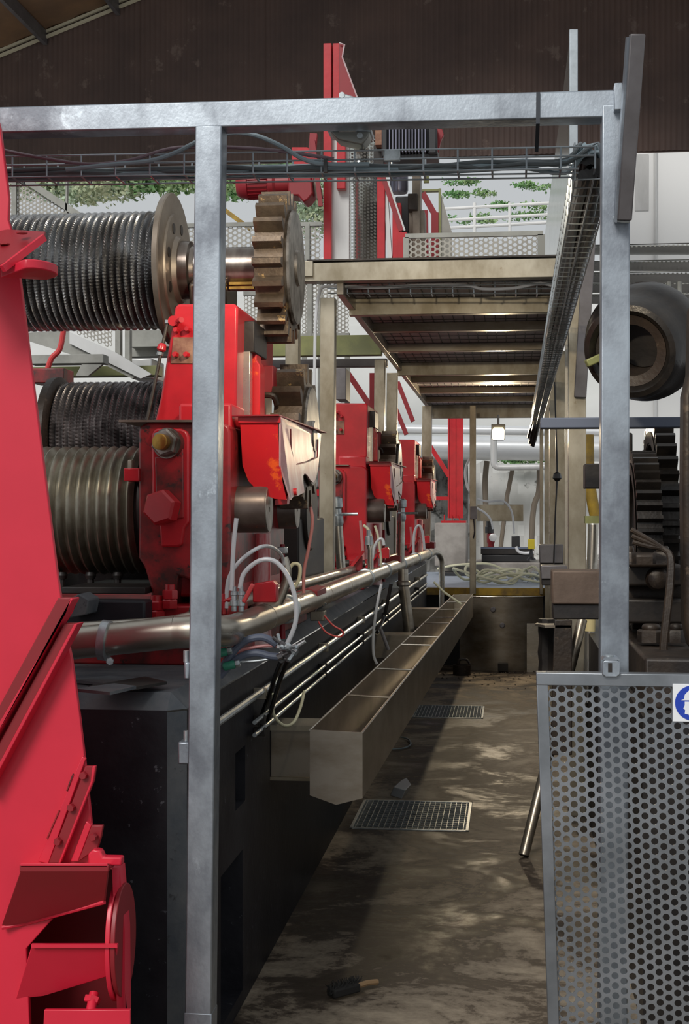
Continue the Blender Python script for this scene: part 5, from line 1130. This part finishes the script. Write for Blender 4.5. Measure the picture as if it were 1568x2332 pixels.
# brown/stainless board hung in the doorway
tag(build('hung_board', pbox(1085, 1149, 1191, 1187, 17.2, 17.24), 'alu_warm', bev=0.004), 'stainless board fixed across the far doorway behind the post', 'board')
for i, pts in enumerate((((1079, 1118), (1070, 1140), (1075, 1152), (1100, 1165), (1116, 1182), (1122, 1205)), ((1086, 1136), (1110, 1142), (1140, 1140), (1156, 1150), (1166, 1172), (1170, 1215)))):
    tag(build('white_cable', MB().tube([P(x, y, 17.0) for x, y in pts], 0.012, 8, 5), 'hose_clear'), ('left', 'right')[i] + ' white cable drooping over the hung board to the pump skid', 'cable', 'white cables at the pump skid')
tag(build('white_cable', MB().tube([P(x, y, 15.6) for x, y in ((1068, 1045), (1060, 1065), (1059, 1085), (1064, 1110), (1069, 1118))], 0.014, 8, 5), 'hose_clear'), 'white cable loop beside the left far doorpost', 'cable')
# red column on concrete pedestal with braces
rcl = thing('red_column', 'red steel column with base plate and diagonal brace on concrete pedestal', 'column', P(1035, 1285, 19.0))
Yc = 19.0
build('pedestal', pbox(989, 1191, 1062, 1290, 18.8, 19.5), 'concrete', rcl, bev=0.02)
build('web', pbox(1023, 940, 1037, 1180, Yc, Yc + 0.30), 'red', rcl)
build('flange', pbox(1019, 940, 1024, 1180, Yc - 0.0, Yc + 0.30), 'red', rcl)
build('flange', pbox(1037, 940, 1054, 1180, Yc + 0.02, Yc + 0.05), 'red', rcl)
bp_ = build('base_plate', ppoly([(1004, 1186), (1060, 1186), (1060, 1192), (1004, 1192)], Yc - 0.12, 0.5), 'red', rcl)
for px in (1010, 1028, 1046):
    build('stiffener', MB().prism([P(px, 1186, Yc - 0.10), P(px + 2, 1186, Yc - 0.10), P(px + 2 if px < 1040 else px - 4, 1172, Yc), P(px if px < 1040 else px - 6, 1172, Yc)], (0, 0.10, 0)), 'red', bp_)
build('brace', MB().bar(P(975, 1010, Yc + 0.1), P(1022, 1084, Yc + 0.1), 0.05, 0.06, (0, 1, 0)), 'red', rcl)
build('brace', MB().bar(P(962, 1135, Yc + 0.1), P(1022, 1135, Yc + 0.1), 0.05, 0.05, (0, 0, 1)), 'red', rcl)
# farther red bracing left of it
for i, (a, b, Y) in enumerate((((785, 840), (850, 935), 13.0), ((905, 870), (940, 960), 16.5), ((890, 905), (925, 990), 16.5), ((848, 850), (848, 1010), 12.5))):
    tag(build('red_brace', MB().bar(P(*a, Y), P(*b, Y), 0.06, 0.05, (0, 1, 0)), 'red_dull'), ('long red diagonal brace left of the second walkway post', 'right red diagonal brace beyond the third walkway post', 'lower red diagonal brace beyond the third walkway post', 'upright red strut left of the second walkway post')[i], 'brace')
# big pipes outside
tag(build('big_pipe', MB().cyl(P(700, 1016, 22.5), P(1420, 1024, 22.5), 0.19, 28), 'big_pipe'), 'fat pale pipe crossing behind the far doorway', 'pipe', None)
tag(build('upper_pipe', MB().cyl(P(700, 974, 21.8), P(1420, 984, 21.8), 0.07, 20), 'big_pipe'), 'thinner grey pipe above the fat pale pipe', 'pipe')
tag(build('white_pipe_loop', MB().tube([P(x, y, 21.0) for x, y in ((1124, 985), (1124, 1050), (1130, 1062), (1145, 1064), (1230, 1063), (1340, 1063))], 0.05, 12, 4), 'white_panel'), 'white bent pipe hanging in the far doorway', 'pipe')
# added rock bank left of the doorway, shade put into its dark colour
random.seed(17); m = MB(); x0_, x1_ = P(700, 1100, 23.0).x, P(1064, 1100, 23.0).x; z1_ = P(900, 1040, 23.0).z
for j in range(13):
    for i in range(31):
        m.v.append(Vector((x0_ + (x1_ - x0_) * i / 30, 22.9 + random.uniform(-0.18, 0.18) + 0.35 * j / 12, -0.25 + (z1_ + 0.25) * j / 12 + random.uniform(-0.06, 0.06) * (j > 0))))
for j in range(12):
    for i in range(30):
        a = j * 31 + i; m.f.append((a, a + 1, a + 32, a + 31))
struct('wall_shade_bank', m, 'rock_shade', ang=15)
# stone retaining wall with plants
m = MB(); nx_, nz_ = 60, 16; random.seed(9)
x0_, x1_ = P(640, 1100, 23.5).x, P(1500, 1100, 23.5).x; z1_ = P(1150, 1052, 23.5).z
for j in range(nz_ + 1):
    for i in range(nx_ + 1):
        m.v.append(Vector((x0_ + (x1_ - x0_) * i / nx_, 23.5 + random.uniform(-0.06, 0.06) + 0.3 * j / nz_, -0.3 + (z1_ + 0.3) * j / nz_ + (random.uniform(-0.05, 0.08) if j == nz_ else 0))))
for j in range(nz_):
    for i in range(nx_):
        a = j * (nx_ + 1) + i; m.f.append((a, a + 1, a + nx_ + 2, a + nx_ + 1))
struct('wall_stone', m, 'lime_rock', ang=20)
def leafcloud(mb, c, rx, ry, rz, n, s):
    for _ in range(n):
        while True:
            u = Vector((random.uniform(-1, 1), random.uniform(-1, 1), random.uniform(-1, 1)))
            if u.length < 1: break
        p_ = Vector(c) + Vector((u.x * rx, u.y * ry, u.z * rz)); d_ = Vector((random.uniform(-1, 1), random.uniform(-1, 1), random.uniform(-.5, 1))).normalized() * s * random.uniform(0.6, 1.3)
        q = d_.cross(Vector((random.uniform(-1, 1), random.uniform(-1, 1), random.uniform(-1, 1)))).normalized() * s * 0.35
        mb.add([p_, p_ + d_ * 0.5 + q, p_ + d_, p_ + d_ * 0.5 - q], [(0, 1, 2, 3)])
m = MB()
for q in range(18):
    leafcloud(m, P(random.uniform(1135, 1235), 1048 + random.uniform(-6, 6), 23.4), 0.22, 0.1, 0.07, 26, 0.07)
o = build('wall_ivy', m, 'leaf'); o['kind'] = 'stuff'; tag(o, 'low green ivy along the top of the stone wall', 'ivy')
for i, pts in enumerate((((1109, 1425), (1106, 1180), (1104, 1100), (1108, 1050)), ((1118, 1425), (1150, 1160), (1158, 1110), (1166, 1070)), ((1206, 1425), (1212, 1180), (1226, 1120), (1228, 1060)))):
    tag(build('bare_trunk', MB().tube([P(x, y, 23.0) for x, y in pts], 0.045 if i != 1 else 0.035, 8, 4), 'bark'), ('left', 'middle leaning', 'right')[i] + ' grey bare trunk against the stone wall', 'tree trunk', 'trunks at the stone wall')

# ================================================================== UPPER BACK: conveyor head above the walkway
YU = 10.0
cv = thing('conveyor_head', 'red and steel conveyor head frame rising above the walkway', 'conveyor', P(800, 592, YU))
build('upright', pbox(736, 98, 754, 592, YU, YU + 0.10), 'red', cv, bev=0.004)
build('upright', pbox(757, 98, 772, 230, YU + 0.02, YU + 0.12), 'red', cv, bev=0.004)
build('upright', pbox(766, 300, 786, 430, YU - 0.02, YU + 0.06), 'red', cv, bev=0.004)
build('side_fin', MB().prism([P(772, 98, YU + 0.02), P(784, 102, YU + 0.02), P(779, 130, YU + 0.02), P(813, 222, YU + 0.02), P(813, 300, YU + 0.02), P(772, 300, YU + 0.02)], (0, 0.02, 0)), 'red_dull', cv)
build('fin_edge', MB().tube([P(772, 98, YU), P(784, 102, YU), P(779, 130, YU), P(813, 222, YU), P(816, 300, YU)], 0.006, 6), 'whitish_red', cv)
build('steel_panel', pbox(753, 300, 795, 592, YU + 0.06, YU + 0.10), 'white_panel', cv, bev=0.003)
# curved perforated apron
a_ = P(795, 592, YU + 0.08); m = MB(); W_a = P(858, 592, YU + 0.08).x - a_.x; H_a = P(795, 300, YU + 0.08).z - a_.z
m.perf(a_, (1, 0, 0), (0, 0, 1), W_a, H_a, 0.024, 0.0085, 0.003, 6)
for v_ in m.v: v_.y += 0.25 * ((v_.x - a_.x) / W_a) ** 2
build('perforated_apron', m, 'plate_polish', cv, ang=50)
build('apron_back', MB().box(a_.x, a_.x + W_a, YU + 0.42, YU + 0.44, a_.z, a_.z + H_a), 'perf_steel', cv)
build('upright', pbox(858, 388, 876, 592, YU - 0.05, YU + 0.05), 'red', cv, bev=0.004)
build('upright', MB().bar(P(888, 592, YU), P(875, 392, YU), 0.03, 0.06), 'white_panel', cv)
build('upright', pbox(893, 462, 912, 592, YU - 0.02, YU + 0.08), 'red', cv, bev=0.004)
build('upright', MB().bar(P(916, 592, YU - 0.06), P(916, 530, YU - 0.06), 0.06, 0.05), 'red', cv)
build('green_strip', MB().bar(P(876, 392, YU - 0.08), P(921, 525, YU - 0.08), 0.012, 0.02), 'white_panel', cv)
build('brown_strip', MB().bar(P(872, 400, YU - 0.06), P(914, 525, YU - 0.06), 0.04, 0.02), 'red_dull', cv)
build('return_block', pbox(854, 296, 874, 330, YU, YU + 0.2), 'rust_plate', cv)
build('chute_plate', pbox(850, 330, 872, 392, YU + 0.1, YU + 0.2), 'iron_black', cv)
# gearmotor (red)
gm = thing('red_gearmotor', 'dark red finned gearmotor hung on the conveyor left of the upright', 'motor', P(620, 458, 9.8))
ym = 9.8; km = ym / F; c = P(540, 425, ym)
build('body', MB().lathe(c, (1, 0, 0.03), [(0, 22 * km), (8 * km, 28 * km), (26 * km, 32 * km), (28 * km, 28 * km), (72 * km, 28 * km), (76 * km, 31 * km), (86 * km, 31 * km), (92 * km, 26 * km), (125 * km, 26 * km)], 36), 'red_dull', gm)
for q in range(22):
    g = 2 * PI * q / 22; dv = Vector((0, math.cos(g), math.sin(g)))
    build('fin', MB().bar(c + Vector((28 * km, 0, 0)) + dv * 29 * km, c + Vector((73 * km, 0, 0.004)) + dv * 29 * km, 0.005, 0.016, dv.cross(Vector((1, 0, 0)))), 'red_dull', gm)
build('gearbox', ppoly([(655, 396), (690, 392), (708, 402), (712, 440), (700, 455), (690, 460), (678, 445), (655, 445)], ym - 0.1, 0.2), 'red_dull', gm, bev=0.01)
build('terminal_box', pbox(628, 396, 655, 410, ym - 0.06, ym + 0.06), 'red_dull', gm, bev=0.004)
build('mount_arm', ppoly([(664, 335), (700, 335), (712, 350), (700, 400), (664, 380)], ym + 0.05, 0.08), 'red', gm, bev=0.004)
build('chain_arm', MB().bar(P(714, 305, ym - 0.02), P(704, 440, ym - 0.02), 0.05, 0.04).bar(P(712, 320, ym - 0.05), P(730, 470, ym - 0.05), 0.03, 0.03), 'red_dull', gm)
build('guide', MB().bar(P(716, 395, ym), P(728, 452, ym), 0.045, 0.05), 'flange_steel', gm)
# black finned motor
bk = thing('black_motor', 'black finned electric motor behind the beam right of the floodlight', 'motor', P(930, 362, 9.6))
build('body', pbox(872, 285, 990, 352, 9.62, 9.9), 'motor_black', bk, bev=0.02)
for q in range(12):
    x = 885 + q * 7.4; build('fin', pbox(x, 282, x + 2.6, 346, 9.54, 9.64), 'motor_grey', bk)
build('end_bell', pbox(868, 284, 882, 358, 9.56, 9.92), 'motor_black', bk, bev=0.01)
build('end_bell', pbox(974, 284, 994, 350, 9.56, 9.92), 'motor_black', bk, bev=0.01)
build('foot', pbox(872, 350, 996, 360, 9.6, 9.9), 'motor_black', bk)
build('coupling_guard', ppoly([(994, 292), (1006, 294), (1010, 306), (1003, 320), (998, 345), (992, 345)], 9.7, 0.05), 'red_dull', bk, bev=0.004)
# stack of dark machine parts right of conveyor
ds = thing('drive_stack', 'grey cylinder and rusty drive blocks behind the walkway guard', 'machine', P(930, 590, 10.4))
build('cylinder', MB().lathe(P(908, 440, 10.4), (0, 0, 1), [(0, 0.060), (0.02, 0.068), (0.25, 0.068)], 28), 'motor_grey', ds)
build('block', pbox(900, 446, 932, 530, 10.3, 10.6), 'motor_black', ds, bev=0.01)
build('column', pbox(938, 392, 956, 592, 10.2, 10.4), 'flange_steel', ds, bev=0.004)
build('block', pbox(928, 440, 950, 478, 10.15, 10.3), 'iron_brown', ds, bev=0.006)
build('block', pbox(930, 478, 966, 592, 10.25, 10.5), 'flange_steel', ds, bev=0.006)
build('tag_plate', pbox(964, 392, 976, 416, 10.2, 10.22), 'olive', ds)
rf = thing('red_stand', 'dark red triangular stand with perforated side behind the walkway guard', 'stand', P(990, 590, 11.2))
build('frame', pbox(960, 430, 1002, 436, 11.2, 11.25).bar(P(1001, 430, 11.2), P(1001, 592, 11.2), 0.02, 0.03), 'olive', rf)
build('strut', MB().bar(P(962, 440, 11.2), P(990, 490, 11.2), 0.045, 0.04).bar(P(990, 485, 11.2), P(990, 592, 11.2), 0.055, 0.05).bar(P(968, 480, 11.2), P(970, 592, 11.2), 0.04, 0.05), 'red_dull', rf)
build('mesh_side', MB().prism([P(1003, 440, 11.2), P(1028, 528, 11.2), P(1030, 592, 11.2), P(1003, 592, 11.2)], (0, 0.01, 0)), 'perf_steel', rf)
# perforated fences farther left
def fence(px0, py0, px1, py1, Y, lab, p=0.045, posts=(), ext_down=0):
    t = thing('perforated_fence', lab, 'fence', P((px0 + px1) / 2, py1, Y)); a_ = P(px0, py1, Y); b_ = P(px1, py0, Y)
    build('sheet', MB().perf(a_, (1, 0, 0), (0, 0, 1), b_.x - a_.x, b_.z - a_.z, p, p * 0.385, 0.004, 6), 'perf_steel', t, ang=50)
    build('top_rail', MB().box(a_.x - 0.02, b_.x + 0.02, Y - 0.02, Y + 0.02, b_.z, b_.z + 0.035), 'grey_paint', t)
    build('bottom_rail', MB().box(a_.x - 0.02, b_.x + 0.02, Y - 0.02, Y + 0.02, a_.z - 0.03, a_.z), 'grey_paint', t)
    for px in (px0, px1): c_ = P(px, py1, Y); build('leg', MB().box(c_.x - 0.02, c_.x + 0.02, Y + 0.0, Y + 0.04, LZ, a_.z), 'grey_paint', t)
    for px in posts: c_ = P(px, py1, Y); build('post', MB().box(c_.x - 0.02, c_.x + 0.02, Y - 0.025, Y + 0.025, a_.z - 0.03, b_.z + 0.02), 'grey_paint', t)
    return t
fence(415, 515, 600, 580, 12.2, 'perforated handrail panel between the front post and the big pinion', 0.045, (600,))
fence(672, 515, 728, 600, 12.2, 'perforated handrail panel between the big pinion and the red upright', 0.045, (700,))
fence(692, 645, 790, 760, 11.6, 'perforated sheet behind the near walkway post', 0.034, (705,))
fence(560, 672, 660, 770, 11.8, 'perforated sheet low behind the big pinion', 0.034)
# sloping stair guard at left, perforated
t = thing('stair_guard', 'sloping perforated stair guard behind the upper roller at left', 'fence', P(80, 620, 8.6))
m = MB(); a_ = P(-40, 640, 8.6); b_ = P(160, 400, 8.6); m.perf(a_, (1, 0, 0), (0, 0, 1), b_.x - a_.x, b_.z - a_.z, 0.026, 0.0098, 0.004, 6)
r0_, r1_ = P(55, 408, 8.6), P(178, 488, 8.6)
keep = MB()
for f_ in m.f:
    c = sum((m.v[i] for i in f_), Vector()) / len(f_)
    if c.z < r0_.z + (c.x - r0_.x) * (r1_.z - r0_.z) / (r1_.x - r0_.x): keep.add([m.v[i] for i in f_], [tuple(range(len(f_)))])
build('sheet', keep, 'perf_steel', t, ang=50)
build('handrail', MB().bar(P(0, 372, 8.58), P(182, 492, 8.58), 0.03, 0.04, (0, 1, 0)), 'grey_paint', t)
build('post', MB().bar(P(33, 400, 8.58), P(33, 640, 8.58), 0.028, 0.03), 'grey_paint', t)
build('post', MB().bar(P(153, 395, 8.58), P(150, 640, 8.58), 0.010, 0.03), 'grey_paint', t)
# stair stringer, brackets and beams between the rollers
ss = thing('steel_staircase', 'grey painted stair stringer descending behind the middle roller', 'stairs', P(230, 860, 7.4))
build('stringer', MB().prism([P(x, y, 7.4) for x, y in ((60, 758), (150, 752), (330, 850), (300, 862), (240, 832), (60, 775))], (0, 0.03, 0)), 'grey_paint', ss)
build('stringer_face', MB().prism([P(x, y, 7.38) for x, y in ((158, 756), (262, 802), (345, 852), (320, 862), (158, 782))], (0, 0.02, 0)), 'white_panel', ss)
build('beam', pbox(66, 806, 235, 829, 7.2, 7.3), 'grey_paint', ss, bev=0.003)
build('beam', pbox(60, 832, 360, 858, 7.6, 7.7), 'olive', ss, bev=0.003)
build('knee', MB().prism([P(x, y, 7.2) for x, y in ((186, 830), (232, 830), (200, 856), (172, 856))], (0, 0.03, 0)), 'grey_paint', ss)
build('perforated_side', MB().perf(P(180, 758, 7.5), Vector((1, 0, -0.42)), (0, 0, 1), 0.20, 0.16, 0.024, 0.009, 0.003, 6), 'perf_steel', ss, ang=50)
for px in (268, 290): build('post', pbox(px - 6, 750, px + 5, 842, 7.45, 7.5), 'grey_paint', ss)
tag(build('cross_beam', pbox(290, 750, 410, 812, 8.0, 8.1).box(*(lambda a, b: (a.x, b.x, 7.9, 8.0, a.z, b.z))(P(296, 790, 7.9), P(400, 788, 7.9))), 'grey_paint', bev=0.004), 'grey cross beam behind the tie rod', 'beam')
tag(build('pale_tank', pbox(296, 815, 345, 862, 7.9, 8.2), 'white_panel', bev=0.01), 'pale blue-grey cabinet low behind the tie rod', 'cabinet')
tag(build('red_hose', MB().tube([P(x, y, 6.9) for x, y in ((147, 735), (140, 780), (133, 800), (118, 815), (108, 840))], 0.014, 10, 5), 'hose_red'), 'bent red hose hanging behind the upper roller', 'hose')
tag(build('red_guard_plate', pbox(68, 838, 145, 872, 6.2, 6.35), 'red_grimy', bev=0.004), 'red-brown guard plate above the middle roller flange', 'plate')
tag(build('olive_beam', pbox(560, 762, 868, 812, 10.9, 11.0), 'olive', bev=0.004), 'olive green beam crossing behind the big pinion', 'beam')
tag(build('dark_truss', pbox(560, 816, 880, 838, 11.2, 11.3), 'alu_dark', bev=0.004), 'dark beam under the olive green beam', 'beam')
tag(build('grey_duct', pbox(764, 838, 787, 910, 10.6, 10.9), 'alu_dark', bev=0.004), 'dark grey duct above the second red housing', 'duct')
tag(build('orange_bar', MB().bar(P(500, 470, 13.5), P(570, 522, 13.5), 0.05, 0.04, (0, 1, 0)), 'yellow_edge'), 'orange slanted bar left of the big pinion', 'bar')
# dark masses added between and behind the housings so that the mills do not stand before open daylight
tag(build('added_casing', MB().box(-3.4, -2.25, 5.6, 15.0, LZ, 2.0), 'iron_black', bev=0.02), 'added dark casing closing off the daylight behind the red mills', 'casing')
for i, (Y, lab) in enumerate(((6.6, 'added dark roller block behind the nearest mill'), (11.2, 'added dark roller block behind the second mill'))):
    tag(build('added_block', MB().box(-2.2, -0.98, Y, Y + 0.9, LZ, 1.62).cyl((-2.2, Y + 0.3, 1.66), (-0.96, Y + 0.3, 1.66), 0.20, 32), 'iron_black', bev=0.01), lab, 'machine')

# ================================================================== VEGETATION on the hillside
random.seed(31)
def bush_row(px0, px1, py0, py1, Y, n, leaves, s, m_, lab, cat):
    m = MB()
    for _ in range(n):
        leafcloud(m, P(random.uniform(px0, px1), random.uniform(py0, py1), Y + random.uniform(-0.6, 0.6)), 0.6, 0.4, 0.34, leaves * 4, s * 0.5)
    o = build('bushes', m, m_); o['kind'] = 'stuff'; tag(o, lab, cat)
bush_row(60, 300, 395, 425, 27.5, 26, 60, 0.22, 'leaf_pale', 'pale green bushes on the hill beyond the stair guard', 'bushes')
bush_row(150, 245, 420, 435, 27.2, 8, 50, 0.2, 'leaf_pale', 'pale tuft of leaves left of the white clearing', 'bushes')
bush_row(300, 450, 385, 412, 27.5, 22, 60, 0.22, 'leaf', 'bright green bushes left of the front post', 'bushes')
bush_row(500, 720, 380, 430, 27.5, 26, 60, 0.22, 'leaf', 'bright green bushes behind the red gearmotor', 'bushes')
bush_row(690, 735, 440, 510, 27.0, 7, 40, 0.2, 'leaf_pale', 'pale leaves between the pinion and the red upright', 'bushes')
for (x0, x1, y0_, y1_, n, lab) in ((1018, 1090, 410, 418, 4, 'small green plants at the top left of the white slope'), (1010, 1120, 438, 446, 7, 'row of small green plants across the white slope'), (1150, 1250, 420, 428, 5, 'small green plants at the top right of the white slope'), (1120, 1250, 466, 476, 8, 'middle row of plants on the white slope'), (1020, 1130, 494, 506, 7, 'lower left plants on the white slope'), (1130, 1250, 486, 500, 6, 'lower right plants on the white slope')):
    m = MB()
    for _ in range(n): leafcloud(m, P(random.uniform(x0, x1), random.uniform(y0_, y1_), 27.0), 0.20, 0.1, 0.06, 50, 0.07)
    o = build('slope_plants', m, 'leaf'); o['kind'] = 'stuff'; tag(o, lab, 'plants')
rl_ = thing('slope_railing', 'white pipe railing standing on the white slope', 'railing', P(1120, 545, 26))
for py in (468, 494, 512): build('rail', MB().cyl(P(1010, py + 8, 26), P(1260, py - 6, 26), 0.03, 8), 'white_wall', rl_)
for px in (1080, 1160): build('post', MB().cyl(P(px, 545, 26), P(px, 462, 26), 0.03, 8), 'white_wall', rl_)
